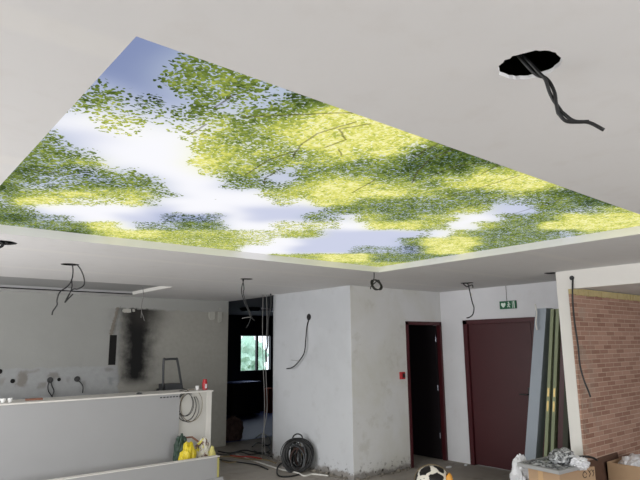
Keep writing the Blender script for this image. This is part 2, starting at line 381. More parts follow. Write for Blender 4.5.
TWIGS = [[(1.06, 1.76), (1.22, 1.6), (1.37, 1.46)], [(1.44, 1.52), (1.4, 1.71), (1.43, 1.87), (1.5, 2.01)], [(1.5, 1.5), (1.44, 1.62), (1.54, 1.69)], [(1.54, 1.69), (1.53, 1.82)], [(1.6, 1.8), (1.66, 1.85)], [(1.89, 1.46), (1.91, 1.56), (1.95, 1.67)], [(2.0, 1.47), (2.03, 1.64), (2.13, 1.8), (2.27, 1.96)], [(2.3, 1.49), (2.22, 1.61), (2.24, 1.81)], [(2.37, 1.48), (2.42, 1.62)], [(2.61, 1.52), (2.64, 1.78), (2.67, 2.09)], [(2.97, 1.51), (2.93, 1.78), (2.98, 2.25)], [(1.56, 2.2), (1.58, 2.36), (1.63, 2.45)], [(1.46, 1.94), (1.43, 2.1), (1.47, 2.38)], [(0.94, 1.74), (0.94, 1.6)], [(0.99, 2.03), (0.99, 1.9)], [(3.26, 1.64), (3.36, 1.97), (3.41, 2.16)], [(2.06, 2.03), (2.14, 2.3)], [(0.59, 2.95), (0.81, 2.9)]]
# ================================================================ SETTING
struct('floor', BX(-2.4, 12, -3.2, 14, -.12, 0), 'floor')
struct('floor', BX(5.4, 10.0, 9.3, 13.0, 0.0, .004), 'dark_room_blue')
PX0, PX1, PY0, PY1 = .49, 4.51, 1.365, 4.435
HOLES = [(1.452, .786, .090, 1)]
for px, py, r in ((70, 264.5, .085), (246.5, 279, .075), (467, 283, .085), (552, 273, .085), (1, 242.5, .11)):
    p = W(px, py, 2, H); HOLES.append((p.x, p.y, r, 0))
def ring(x, y, r, jag):
    n = 44 if jag else 22; out = []
    for k in range(n):
        q = r*(1+(random.uniform(-.07, .03) if jag else random.uniform(-.03, .03)))
        out.append((x+q*math.cos(2*PI*k/n), y+q*math.sin(2*PI*k/n)))
    return out
def ceiling_bm():
    bm = bmesh.new(); outer = [(-2.3, -3.1), (6.25, -3.1), (6.25, 3.2), (7.16, 3.2), (7.16, 7.49), (5.24, 7.49), (5.24, 9.05), (-2.3, 9.05)]
    pan = [(PX0, 1.343), (PX1, 1.415), (PX1, PY1), (PX0, PY1)]
    rec = [(-1.6, 7.16), (3.31, 7.16), (3.31, 8.62), (-1.6, 8.62)]
    gap = [(4.93, 7.30), (5.16, 7.28), (5.17, 7.44), (5.04, 7.45), (4.98, 7.38)]
    loops = [(outer, 0), (pan, .062), (rec, .05), (gap, .02)]+[(ring(*h), .0125) for h in HOLES]
    es = []; L = []
    for pts, h in loops:
        vs = [bm.verts.new((x, y, H)) for x, y in pts]; L.append((vs, h))
        es += [bm.edges.new((vs[i], vs[(i+1) % len(vs)])) for i in range(len(vs))]
    bmesh.ops.triangle_fill(bm, edges=es, use_beauty=True)
    for vs, h in L:
        if h:
            up = [bm.verts.new((v.co.x, v.co.y, H+h)) for v in vs]
            for i in range(len(vs)):
                j = (i+1) % len(vs); bm.faces.new((vs[i], vs[j], up[j], up[i]))
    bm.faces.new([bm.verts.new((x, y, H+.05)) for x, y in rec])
    return bm
co_ = struct('ceiling', ceiling_bm(), 'ceiling'); M['recess_shade'] = simple('recess_shade_grey', (166, 166, 166), .9, .05, 4)  # grey lid and back face carry the recess shade in their colour
co_.data.materials.append(M['void']); co_.data.materials.append(M['recess_shade'])
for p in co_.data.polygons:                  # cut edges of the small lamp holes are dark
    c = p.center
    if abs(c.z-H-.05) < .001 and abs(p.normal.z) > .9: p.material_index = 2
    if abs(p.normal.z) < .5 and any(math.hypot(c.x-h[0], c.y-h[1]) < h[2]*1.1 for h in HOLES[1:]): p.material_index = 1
struct('ceiling', BX(-2.4, 7.3, -3.2, 9.2, 2.74, 2.86), 'void')
struct('trim_1', BX(3.298, 3.31, 7.16, 8.60, H, H+.048), 'white_paint')
struct('trim_7', BX(-1.6, 3.30, 8.60, 8.62, H+.001, H+.049), 'recess_shade')
struct('trim_9', BX(-1.6, 3.30, 8.59, 8.60, H+.001, H+.016), 'void')  # dark strip coloured in for the shadow gap at the back
# -- walls of the big room
struct('wall_left', BX(-2.4, -2.3, -3.2, 9.15, 0, 2.74), 'plaster_front')
struct('wall_back', BX(-2.4, 10.5, -3.2, -3.1, 0, 2.74), 'plaster_front')
struct('wall_kitchen', BX(-2.3, 5.24, 9.0, 9.15, 0, 2.74), 'kitchen')
bm = BX(5.186, 5.30, 5.663, 7.49, 0, 2.70)
struct('wall_pillar_front', bm, 'plaster_front')
def wall_hole_y(y0, y1, x0, x1, hx0, hx1, hz, top, z0=0, hz0=None):
    bm = bmesh.new(); box(bm, x0, hx0, y0, y1, z0, top); box(bm, hx1, x1, y0, y1, z0, top) if x1 > hx1 else None
    box(bm, hx0, hx1, y0, y1, hz, top)
    if hz0: box(bm, hx0, hx1, y0, y1, z0, hz0)
    return bm
struct('wall_pillar_side', wall_hole_y(5.659, 5.80, 5.1865, 7.10, 6.285, 7.072, 2.035, 2.70), 'plaster_side')
bm = bmesh.new()
box(bm, 7.10, 7.25, 5.22, 5.80, 0, 2.70); box(bm, 7.10, 7.25, 3.26, 3.74, 0, 2.70); box(bm, 7.10, 7.25, 3.74, 5.22, 2.045, 2.70)
struct('wall_right', bm, 'plaster_door')
# -- closed dark room behind the narrow door
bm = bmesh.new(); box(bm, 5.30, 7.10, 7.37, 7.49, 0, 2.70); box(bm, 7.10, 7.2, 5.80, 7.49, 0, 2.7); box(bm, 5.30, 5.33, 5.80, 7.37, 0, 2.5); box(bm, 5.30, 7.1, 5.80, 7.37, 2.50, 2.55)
struct('wall_store', bm, 'void')  # near-black wall colour stands in for the unlit interior
# -- dark room beyond the wide opening
bm = bmesh.new()
box(bm, 5.08, 5.24, 9.15, 13.1, 0, 2.74); box(bm, 10.0, 10.1, 7.4, 13.1, 0, 2.74); box(bm, 7.2, 10.1, 7.35, 7.49, 0, 2.74); box(bm, 5.188, 7.2, 7.49, 7.50, 0, 2.6)
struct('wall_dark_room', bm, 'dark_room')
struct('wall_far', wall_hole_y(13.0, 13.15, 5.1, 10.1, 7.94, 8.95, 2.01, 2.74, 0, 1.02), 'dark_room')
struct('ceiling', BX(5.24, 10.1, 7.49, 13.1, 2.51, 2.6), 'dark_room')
wf = bmesh.new()
for a in ((7.94, 8.95, 1.97, 2.01), (7.94, 8.95, 1.02, 1.07)): box(wf, a[0], a[1], 13.0, 13.07, a[2], a[3])
for a in ((7.94, 7.975), (8.46, 8.515), (8.915, 8.95)): box(wf, a[0], a[1], 13.0, 13.07, 1.07, 1.97)
win = struct('window_1', wf, 'window_frame'); obj('pane', BX(7.975, 8.915, 13.03, 13.036, 1.07, 1.97), 'glass', win)
# -- portal frame and the neighbouring room with the brick wall
struct('wall_header', BX(6.192, 6.32, -3.1, 3.25, 2.305, 2.74), 'white_paint')
struct('trim_2', BX(6.192, 6.32, 3.122, 3.25, 0, 2.305), 'white_paint')
struct('wall_brick', BX(6.20, 10.5, 3.10, 3.122, 0, 2.25), 'brick')
struct('wall_brick', BX(6.32, 10.5, 3.122, 3.25, 0, 2.74), 'plaster_side')
bb = bmesh.new(); n = 90
for i in range(n):                           # ragged insulation strip above the slips
    x0 = 6.2+4.3*i/n; x1 = 6.2+4.3*(i+1)/n; d = random.uniform(0, .012); e = random.uniform(0, .012)
    box(bb, x0, x1, 3.085-d, 3.122, 2.25-e, 2.315)
struct('trim_3', bb, 'foam_band')
struct('ceiling', BX(6.32, 10.5, -3.1, 3.122, 2.325, 2.5), 'ceiling')
struct('wall_side', BX(10.5, 10.6, -3.2, 3.25, 0, 2.74), 'plaster_front')
# -- doors
fr = bmesh.new()                             # narrow door, standing open
box(fr, 6.275, 6.325, 5.645, 5.80, 0, 2.04); box(fr, 7.045, 7.085, 5.645, 5.71, 0, 2.04); box(fr, 6.275, 7.085, 5.645, 5.80, 1.995, 2.045)
d1 = struct('door_1', fr, 'red_frame')
M['dark_leaf'] = simple('near_black_door_leaf', (22, 16, 20), .5, .1, 6)
lf1 = obj('leaf', BX(7.03, 7.07, 5.716, 6.42, .01, 1.99), 'dark_leaf', d1)
for z in (.35, 1.05, 1.78): obj('hinge', TB([(7.026, 5.722, z-.04), (7.026, 5.722, z+.04)], .006, 10, 1), 'steel', lf1)
fr = bmesh.new()
box(fr, 7.075, 7.20, 5.165, 5.235, 0, 2.05); box(fr, 7.075, 7.20, 3.735, 3.79, 0, 2.05); box(fr, 7.075, 7.20, 3.735, 5.235, 1.995, 2.055)
d2 = struct('door_2', fr, 'red_frame')
lf = obj('leaf', BX(7.115, 7.155, 4.16, 5.165, .01, 1.995, bev=.003), 'red_wood', d2)
obj('leaf', BX(7.115, 7.155, 3.79, 4.154, .01, 1.995, bev=.003), 'red_wood', d2)
hb = TB([(7.115, 4.24, 1.03), (7.06, 4.24, 1.03), (7.055, 4.26, 1.03), (7.055, 4.36, 1.03)], .009, 8, 2); box(hb, 7.108, 7.115, 4.22, 4.262, .92, 1.12)
obj('handle', hb, 'dark_plastic', lf)
# -- surround of the stripped splashback: slot, chase edge and torn plaster lip
def KW(px, py): return W(px, py, 1, 9.0)
tb = bmesh.new(); xs = [3.27+i*.02 for i in range(95)]
lip = [2.315+.014*noise.noise(Vector((x*5, 3, 0)))+.012*noise.noise(Vector((x*23, 0, 0)))-(.05 if 3.72 < x < 3.8 else 0) for x in xs]
for i in range(len(xs)-1):
    box(tb, xs[i], xs[i+1], 8.975, 9.0, min(lip[i], lip[i+1]), 2.36)
struct('trim_4', tb, 'kitchen')
def chase():
    bm = bmesh.new()
    for k in range(26):
        z = 1.90+.43*k/26; xc = 3.14+.085*k/26; w = random.uniform(.028, .05); q = random.uniform(.006, .03)
        box(bm, xc-w/2+random.uniform(-.012, .012), xc+w/2, 9.0-q, 9.0, z, z+.43/26+.004)
    return bm
struct('trim_5', chase(), 'rubble')
def chip(x0, x1, z0, z1):
    bm = bmesh.new(); n = 14; pts = []
    for k in range(n):
        a = 2*PI*(k+.5)/n; q = 1/max(abs(math.cos(a)), abs(math.sin(a)))*random.uniform(.85, 1.05)
        pts.append(((x0+x1)/2+(x1-x0)/2*q*math.cos(a), (z0+z1)/2+(z1-z0)/2*q*math.sin(a)))
    f = [bm.verts.new((x, 8.978, z)) for x, z in pts]; g = [bm.verts.new((x, 9.0, z)) for x, z in pts]; bm.faces.new(f)
    for i in range(n): j = (i+1) % n; bm.faces.new((f[i], g[i], g[j], f[j]))
    return bm
M['kitchen_chip'] = simple('pale_plaster_chip', (172, 170, 162), .9, .12, 20)
for x0, x1, z0, z1 in ((3.30, 3.44, 2.25, 2.34), (3.46, 3.50, 2.27, 2.33), (4.84, 4.96, 2.17, 2.34), (5.03, 5.10, 2.12, 2.38)):
    tag(obj('trim_8', chip(x0, x1, z0, z1), 'kitchen_chip'), kind='structure')
s_ = BX(3.125, 3.235, 8.996, 9.0, 1.44, 1.90); struct('trim_6', s_, 'void')
# -- things outside the far window
TX = W(246, 352, 1, 19.5).x
tag(obj('tree', lump((TX, 19.5, 1.0), (.7, .8, .95), .35, 5), 'leaf', loc=(TX, 19.5, 0)), 'blurred green tree seen outside the small far window', 'tree')
o = [x for x in C.objects if x.name == 'tree'][0]; obj('trunk', TB([(TX, 19.5, -.1), (TX+.02, 19.5, 1.0)], .12, 10, 1), 'bark', o)
struct('ground', BX(4, 16, 13.15, 30, -.12, -.02), 'lawn')

# ================================================================ THE PRINTED LIGHT CEILING
def print_mat():
    t = NT('backlit_forest_print')
    sky = t.n('ShaderNodeAttribute', attribute_name='sky'); lf = t.n('ShaderNodeAttribute', attribute_name='leaf')
    sp = t.n('ShaderNodeSeparateColor'); t.l(lf.outputs['Color'], sp.inputs[0]); dens, tone = sp.outputs[0], sp.outputs[1]
    p = t.pos()
    wn = t.n('ShaderNodeTexNoise'); t.l(p, wn.inputs['Vector']); wn.inputs['Scale'].default_value = 14; wn.inputs['Detail'].default_value = 3
    pw = t.vm('ADD', p, t.vm('SCALE', wn.outputs['Color'], .035))
    def leaves(scale, sx):
        mp = t.n('ShaderNodeMapping'); t.l(pw, mp.inputs[0]); mp.inputs['Scale'].default_value = (sx, 1/sx, 1); mp.inputs['Rotation'].default_value = (0, 0, .6*sx)
        v = t.n('ShaderNodeTexVoronoi', voronoi_dimensions='2D'); t.l(mp.outputs[0], v.inputs['Vector']); v.inputs['Scale'].default_value = scale
        c = t.n('ShaderNodeSeparateColor'); t.l(v.outputs['Color'], c.inputs[0]); return v.outputs['Distance'], c.outputs[0], c.outputs[1]
    cl = t.math('ADD', t.math('MULTIPLY', t.noise(p, 7, 4, .6), .6), t.math('MULTIPLY', t.noise(p, 25, 3, .6), .4))
    d2 = t.math('ADD', dens, t.math('MULTIPLY', t.math('SUBTRACT', cl, .5), 1.7))
    da, ra, ta = leaves(58, 1.25); db, rb, tb_ = leaves(84, .8)
    ma = t.math('MULTIPLY', t.ramp(t.math('SUBTRACT', d2, ra), -.02, .06), t.ramp(da, .62, .5))
    mb = t.math('MULTIPLY', t.ramp(t.math('SUBTRACT', d2, rb), .02, .1), t.ramp(db, .6, .48))
    mask = t.math('MAXIMUM', ma, mb)
    tv = t.math('ADD', tone, t.math('MULTIPLY', t.math('SUBTRACT', t.mix(.5, ta, tb_), .5), .36))
    tv = t.math('ADD', tv, t.math('MULTIPLY', t.math('SUBTRACT', t.noise(p, 11, 4, .65), .5), .62))
    r = t.n('ShaderNodeValToRGB'); t.l(tv, r.inputs[0]); cr = r.color_ramp
    for i, (q, c) in enumerate(((.0, (30, 40, 22)), (.25, (66, 84, 36)), (.48, (118, 136, 62)), (.7, (176, 186, 84)), (.88, (230, 228, 118)), (1., (250, 246, 176)))):
        e = cr.elements[i] if i < 2 else cr.elements.new(q); e.position = q; e.color = (*lin(c), 1)
    c = t.mix(mask, sky.outputs['Color'], r.outputs[0])
    # twigs of the printed picture
    tw = None
    pz = t.n('ShaderNodeSeparateXYZ'); t.l(t.vm('ADD', p, t.vm('SCALE', wn.outputs['Color'], .02)), pz.inputs[0])
    cb = t.n('ShaderNodeCombineXYZ'); t.l(pz.outputs[0], cb.inputs[0]); t.l(pz.outputs[1], cb.inputs[1]); q = cb.outputs[0]
    for poly in TWIGS:
        for a, b in zip(poly, poly[1:]):
            A = Vector((a[0]+.01, a[1]+.01, 0)); Bv = Vector((b[0]+.01, b[1]+.01, 0)); D = Bv-A
            pa = t.vm('SUBTRACT', q, tuple(A)); k = t.math('MULTIPLY', t.vm('DOT_PRODUCT', pa, tuple(D)), 1/D.length_squared, clamp=True)
            sc = t.n('ShaderNodeVectorMath', operation='SCALE'); sc.inputs[0].default_value = tuple(D); t.l(k, sc.inputs[3])
            dd = t.vm('LENGTH', t.vm('SUBTRACT', pa, sc.outputs[0])); tw = dd if tw is None else t.math('MINIMUM', tw, dd)
    c = t.mix(t.math('MULTIPLY', t.ramp(tw, .008, .002), .6), c, lin((70, 58, 44)))
    e = t.n('ShaderNodeEmission'); t.l(c, e.inputs[0]); e.inputs[1].default_value = 1.0; t.l(e.outputs[0], t.out.inputs[0]); return t.m
SK = {'B': (132, 145, 184), 'b': (206, 211, 233), 'w': (250, 250, 255), 'D': (130, 150, 160), 'G': (182, 194, 212), 'g': (226, 230, 200), 'Y': (250, 250, 200), 'd': (160, 172, 205), 'm': (200, 208, 228), 'y': (250, 250, 246)}
DN = {'B': -.3, 'b': -.22, 'w': -.2, 'D': .98, 'G': .86, 'g': .88, 'Y': 1.0, 'd': .42, 'm': .45, 'y': .5}
TO = {'B': .2, 'b': .35, 'w': .6, 'D': .28, 'G': .45, 'g': .67, 'Y': .88, 'd': .2, 'm': .4, 'y': .72}
def art():
    NY, NX = len(ART), len(ART[0])
    F = np.zeros((NY, NX, 5))
    for j in range(NY):
        for i in range(NX):
            ch = ART[j][i]; F[j, i, :3] = lin(SK[ch]); F[j, i, 3] = DN[ch]; F[j, i, 4] = TO[ch]
    G = F.copy()
    for _ in range(1):
        Pd = np.pad(G, ((1, 1), (1, 1), (0, 0)), 'edge'); G = (Pd[:-2, 1:-1]+Pd[2:, 1:-1]+Pd[1:-1, :-2]+Pd[1:-1, 2:]+2*Pd[1:-1, 1:-1])/6
    G2 = G.copy()
    for _ in range(3):
        Pd = np.pad(G2, ((1, 1), (1, 1), (0, 0)), 'edge'); G2 = (Pd[:-2, 1:-1]+Pd[2:, 1:-1]+Pd[1:-1, :-2]+Pd[1:-1, 2:]+Pd[1:-1, 1:-1])/5
    G[..., :3] = G2[..., :3]
    nx, ny = 180, 138; X0, X1, Y0, Y1 = PX0-.03, PX1+.03, PY0-.03, PY1+.03
    vs = []; sky = []; leaf = []
    for j in range(ny+1):
        for i in range(nx+1):
            x = X0+(X1-X0)*i/nx; y = Y0+(Y1-Y0)*j/ny; vs.append((x, y, H+.0625))
            u = (x-.49)/4.02*NX-.5+.9*noise.noise(Vector((x*4, y*4, 0))); v = (y-1.37)/3.06*NY-.5+.9*noise.noise(Vector((x*4, y*4, 9)))
            u = min(max(u, 0), NX-1.001); v = min(max(v, 0), NY-1.001); a, b = int(u), int(v); s, r = u-a, v-b
            q = (G[b, a]*(1-s)+G[b, a+1]*s)*(1-r)+(G[b+1, a]*(1-s)+G[b+1, a+1]*s)*r
            sky += [q[0], q[1], q[2], 1]; leaf += [q[3], q[4], 0, 1]
    fs = [(j*(nx+1)+i, (j+1)*(nx+1)+i, (j+1)*(nx+1)+i+1, j*(nx+1)+i+1) for j in range(ny) for i in range(nx)]
    me = bpy.data.meshes.new('forest_print'); me.from_pydata(vs, [], fs)
    for nm, d in (('sky', sky), ('leaf', leaf)):
        at = me.attributes.new(nm, 'FLOAT_COLOR', 'POINT'); at.data.foreach_set('color', d)
    me.materials.append(print_mat()); return me
lp = thing('light_panel', 'large stretched light ceiling printed with leafy treetops and sky', 'ceiling light panel', (PX0, PY0, H+.0625))
fo = bpy.data.objects.new('forest_print', art()); C.objects.link(fo); fo.data.transform(Matrix.Translation(-Vector(lp.location))); fo.parent = lp
tr = bmesh.new(); box(tr, PX0-.04, PX1+.04, PY0-.04, PY1+.04, H+.066, H+.16); obj('light_box', tr, 'white_paint', lp)
# ================================================================ CABLES FROM THE CEILING
GC = 'loose cables hanging from the ceiling'
a0 = (1.452, .786, H)
pts = [WP(*q, a0) for q in ((518, 60), (536, 72), (546, 79), (552, 92), (556, 103), (561, 115), (574, 121))]
pts[0].z = H+.05
e = [WP(*q, a0) for q in ((589, 122.5), (604, 130))]
e2 = [WP(*q, a0) for q in ((566, 121), (578, 122), (589, 121.5))]
A = twist(pts[:-1], .0058, 1.1); B_ = twist(pts[:-1], .0058, 1.1, PI)
o = cable('twisted_cable', 'thick black twisted cable hanging from the large jagged round ceiling hole', A[:-2]+smooth_path([A[-3], pts[-1], e[0], e[1]], 6)[1:], .0052, n=9, sub=1)
obj('strand', TB(B_[:-2]+smooth_path([B_[-3]]+e2, 6)[1:], .0052, 9, 1), 'black_cable', parent=o, smooth=True)
def hang(seq, anchor_px, label, r, mats, name='hanging_cable', group=None, ref=None):
    p0 = ref or W(*anchor_px, 2, H); root = None
    for i, s in enumerate(seq):
        P = [WP(*q, p0) for q in s]
        if i == 0:
            root = cable(name, label, P, r, mats[0], group)
        else: obj('strand', TB(P, r, 7, 6), mats[i % len(mats)], parent=root, smooth=True)
    return root
h = hang([[(72, 263), (73, 270), (72, 279), (68, 286), (60, 292), (57, 300), (57, 305), (53, 311), (52, 315)], [(76, 263), (81, 270), (84, 278), (84, 285), (78, 289), (72, 290), (65, 302), (68, 299), (73, 294)],
          [(71.5, 279), (72, 286), (70, 293), (65, 302.5)]], (70, 264.5), 'looped dark cables hanging from round hole over the kitchen bar at left', .0062, ['black_cable'])
def tapemark(px0, px1, py, ref, w=.010):
    a = WP(px0, py, ref); b = WP(px1, py, ref); return TB([a, b], w, 7, 1)
h = hang([[(142.8, 287), (143.5, 296), (142, 303), (141.5, 311), (143, 316), (144.5, 321)], [(141.5, 311), (141, 318)]], (142, 290), 'single thin wire hanging in the recess in front of the soot stain', .0045, ['grey_cable'],
         ref=(2.93, 7.6, H+.1))
h.location.z += 0
h = hang([[(244, 279), (242, 286), (241.5, 292), (244, 301), (248, 310), (251, 317), (255, 321)], [(242.5, 279), (244, 288), (243.5, 294), (247, 305), (252, 317)], [(251, 317), (246, 317.5), (242, 318.5)], [(251, 317), (249, 323), (246, 328)]],
         (246.5, 279), 'frayed cable bundle hanging before the dark opening, right of the soot stain', .0055, ['black_cable', 'black_cable', 'grey_cable', 'black_cable'])
h = hang([[(464.5, 283), (468, 284), (469.5, 290), (471, 297), (472.5, 303), (474, 308), (473, 314), (470, 317), (466.5, 318)], [(463, 283.5), (467, 286.5), (472, 285), (473, 288)], [(471.3, 293), (471.8, 296)]], (467, 283),
         'dark cable with white tape hanging above the closed oxblood door', .008, ['black_cable', 'black_cable', 'white_cable'])
# coil tied near the corner of the light panel
cp = WP(376, 276, W(376, 276, 2, H)); cp = W(374, 272.5, 2, H)
loops = []
import itertools
cc = WP(376.5, 285, cp); view = Vector((cp.x, cp.y, 0)).normalized(); side = Vector((view.y, -view.x, 0)); Zv = Vector((0, 0, 1))
LP = [cp, cp+Vector((0, 0, -.05))]
for k in range(60):
    a = 2*PI*k/15+PI/2; rr = .058+.004*math.sin(k*1.3); tilt = .028*(k/60-.5)
    LP.append(cc+side*(rr*.82*math.cos(a)+tilt-.02*math.sin(a)*0)+Zv*(rr*math.sin(a))+view*(.02*math.cos(a*.5+k*.2))+side*(-.018*math.sin(a)))
LP += [cc+side*-.065+Zv*-.02, cc+side*-.063+Zv*-.045]
cable('coiled_cable', 'small coil of black cable hanging just below the light panel corner', LP, .006, n=6, sub=2)
# bits of cable at the hole on the left picture edge
hp = W(1, 242.5, 2, H)
h = hang([[(0, 242), (3, 243.5), (2, 246), (-2, 247.5)], [(4, 241), (7, 240.5), (6, 243)]], (1, 242.5), 'dark cable stub at ceiling hole on far left edge', .011, ['black_cable'])
# wires dropping from the broken ceiling corner to the floor beside the pillar wall
rr = (5.10, 7.42, H)
for i, (seq, lab, mt) in enumerate(((((263, 297), (262.5, 330), (263, 360), (264.5, 400), (264, 430), (265, 452), (268, 458)), 'pale grey wire, leftmost of those dropping beside the pillar wall', 'grey_cable'),
                                   (((266.5, 297), (267, 325), (265.5, 350), (266, 375), (267, 410), (263, 435), (262, 455)), 'pale wire, middle one of those dropping beside the pillar wall', 'grey_cable'))):
    P = [WP(*q, rr) for q in seq]; P[0].z = H+.03; P[-1].z = .012; P[-2].z = max(P[-2].z, .05)
    cable('drop_wire', lab, P, .006, mt, 'wires dropping beside the pillar wall')
P = [WP(*q, rr) for q in ((270.5, 297), (271, 304), (268, 322), (267.5, 345), (266, 352), (266.5, 362))]; P[0].z = H+.03
cable('drop_wire', 'short black wire ending in front of the far window pane', P, .012, 'black_cable', 'wires dropping beside the pillar wall')
# sockets with cables on walls
def wall_box_x(x, px, py, r, d=.02):
    p = W(px, py, 0, x); return p, TB([(x-d, p.y, p.z), (x+.002, p.y, p.z)], r, 16, 1)
p, bm = wall_box_x(5.186, 309, 317, .048, .006)
sb = tag(obj('wall_socket_box', bm, 'dark_plastic', loc=p), 'round black junction box on the front pillar wall', 'junction box')
P = [W(*q, 0, 5.17) for q in ((309, 317), (307, 326), (307, 340), (306, 353), (300, 363), (295, 367.5), (290.5, 368.5))]
P[0].x = 5.183
for k in range(2, 7): P[k].x -= .012*k
o = cable('socket_cable', 'black cable drooping from the junction box on the pillar wall', P, .0085)
P2 = [P[4]+Vector((0, 0, 0)), W(298, 361, 0, 5.1), W(291, 360, 0, 5.08)]
obj('strand', TB(P2, .003, 6, 5), 'grey_cable', parent=o, smooth=True)
p, bm = wall_box_x(6.192, 572, 278, .026, .008)
tag(obj('wall_socket_box', bm, 'dark_plastic', loc=p), 'small round black outlet on the white header beam', 'junction box')
P = [W(*q, 0, 6.17) for q in ((572, 278), (572.5, 290), (573, 305), (575, 325), (578, 345), (580, 365), (584, 380), (588, 390), (590.5, 397))]
P[0].x = 6.19; 
for k in range(3, 9): P[k] = W(*((575, 325), (578, 345), (580, 365), (584, 380), (588, 390), (590.5, 397))[k-3], 0, 6.165)
cable('header_cable', 'dark cable hanging from the header beam in front of the brick wall', P, .0095, 'black_cable')
P = [W(*q, 0, 6.18) for q in ((573, 279), (575.5, 283), (575, 287))]
for i, (bx_, by_, lab, seqs) in enumerate(((50, 380, 'black wall outlet with two dangling wires on the kitchen wall', [[(49.5, 381), (48, 386), (48.5, 391), (51, 395), (54, 399.5)], [(51, 381), (52, 386), (54, 391), (52, 396)]]),
                              (77, 379, 'black wall outlet with one curved wire, right one on the kitchen wall', [[(78, 380), (81, 383), (83, 387), (82.5, 393)]]))):
    p = KW(bx_, by_); o = tag(obj('wall_outlet', TB([(p.x, 8.985, p.z), (p.x, 9.0, p.z)], .042, 16, 1), 'dark_plastic', loc=(p.x, 9.0, p.z)), lab, 'wall outlet')
    for s in seqs:
        Q = [W(*q, 1, 8.97) for q in s]; Q[0].y = 8.986; obj('wire', TB(Q, .007, 6, 5), 'black_cable', parent=o, smooth=True)
for (bx_, by_, r, lab) in ((12.5, 381, .03, 'open dark hole in kitchen wall left of the two outlets'), (-.5, 371.5, .035, 'dark hole in kitchen wall cut by the left picture edge'), (59, 379.5, .026, 'small dark hole between the two kitchen wall outlets')):
    p = KW(bx_, by_); tag(obj('wall_hole_sleeve', TB([(p.x, 8.992, p.z), (p.x, 9.0, p.z)], r, 14, 1), 'void', loc=(p.x, 9.0, p.z)), lab, 'wall hole')
# ================================================================ SIGNS AND ALARM
p0 = W(501, 309, 0, 7.1); p1 = W(516.5, 300, 0, 7.1)
ya, yb_, za, zb = p0.y, p1.y, 2.185, 2.295
sg = thing('exit_sign', 'green emergency exit sign with white pictogram above the closed door', 'exit sign', (7.1, ya, za))
obj('sign_body', BX(7.07, 7.1, yb_, ya, za, zb, bev=.003), 'green_sign', sg)
def disc(yc, zc, r, n=16, x=7.066): return TB([(x, yc, zc), (7.071, yc, zc)], r, n, 1)
ar = bmesh.new(); yc, zc = ya-.062, (za+zb)/2
def yz(bm, pts, x0=7.066, x1=7.071):         # small raised flat shape on the sign
    a = [bm.verts.new((x0, y, z)) for y, z in pts]; b = [bm.verts.new((x1, y, z)) for y, z in pts]; bm.faces.new(a); bm.faces.new(b[::-1])
    for i in range(len(pts)): j = (i+1) % len(pts); bm.faces.new((a[i], b[i], b[j], a[j]))
    return bm
yz(ar, [(yc+.036, zc+.004), (yc+.03, zc+.03), (yc+.012, zc+.03), (yc, zc+.02), (yc-.012, zc+.03), (yc-.03, zc+.03), (yc-.036, zc+.004), (yc-.014, zc-.026), (yc+.006, zc-.036), (yc+.02, zc-.02)])
obj('arrow_symbol', ar, 'sign_white', sg)
mn = bmesh.new(); ym = ya-.150
tube(mn, [(7.066, ym+.004, zc+.034), (7.071, ym+.004, zc+.034)], .010, 12, 1)
for a, b, w in (((ym, zc+.022), (ym+.004, zc-.006), .009), ((ym+.004, zc-.006), (ym-.014, zc-.036), .006), ((ym+.004, zc-.006), (ym+.022, zc-.032), .006), ((ym, zc+.016), (ym-.022, zc+.004), .005), ((ym, zc+.016), (ym+.02, zc+.0), .005)):
    d = Vector((b[0]-a[0], b[1]-a[1])).normalized(); nn = Vector((-d.y, d.x))*w
    yz(mn, [(a[0]+nn.x, a[1]+nn.y), (a[0]-nn.x, a[1]-nn.y), (b[0]-nn.x, b[1]-nn.y), (b[0]+nn.x, b[1]+nn.y)])
obj('running_figure', mn, 'sign_white', sg)
dr = bmesh.new(); yz(dr, [(yb_+.052, za+.008), (yb_+.046, za+.008), (yb_+.046, zb-.008), (yb_+.052, zb-.008)]); yz(dr, [(yb_+.03, za+.008), (yb_+.018, za+.008), (yb_+.018, zb-.008), (yb_+.03, zb-.008)])
obj('door_symbol', dr, 'sign_white', sg)
obj('mounting_rod', TB([(7.09, (ya+yb_)/2+.02, zb), (7.09, (ya+yb_)/2+.02, H)], .003, 6, 1), 'grey_cable', sg)
p = W(401.5, 375.5, 1, 5.659); fa = thing('fire_alarm_button', 'small red manual fire alarm button on the wall left of narrow door', 'fire alarm', (p.x, 5.659, p.z-.05))
obj('housing', BX(p.x-.045, p.x+.045, 5.625, 5.659, p.z-.05, p.z+.05, bev=.005), 'red_plastic', fa)
obj('press_plate', BX(p.x-.012, p.x+.034, 5.620, 5.626, p.z-.028, p.z+.03, bev=.001), 'dark_plastic', fa)
# ================================================================ KITCHEN BAR
kb = thing('bar_counter', 'long off-white kitchen bar counter faced with a large grey board', 'bar counter', (1.0, 7.3, 0))
obj('counter_body', BX(-1.2, 4.0, 7.30, 7.72, 0, 1.085), 'bar_white', kb)
obj('worktop', BX(-1.2, 4.005, 7.245, 7.73, 1.085, 1.105, bev=.004), 'white_paint', kb)
obj('front_board', BX(-1.2, 3.50, 7.25, 7.298, 0, 1.083), 'panel_grey', kb)
obj('end_trim', BX(3.93, 4.006, 7.294, 7.30, 0, 1.085), 'white_paint', kb)
nb = bmesh.new()
for k in range(7): x = 3.22+k*.045; box(nb, x, x+.03, 7.246, 7.251, 1.045, 1.06)
obj('scuff_mark', nb, 'dark_steel', kb)
tag(obj('hardware_scrap', lump((2.98, 7.36, 1.115), (.035, .02, .014), .3, 3, 2), 'dark_steel', loc=(2.98, 7.36, 1.105)), 'dark metal scrap lying on the middle of the bar worktop', 'scrap')
lw = thing('low_partition', 'low grey boxed partition with yellow foam core in front of the bar', 'partition', (2.0, 6.6, 0))
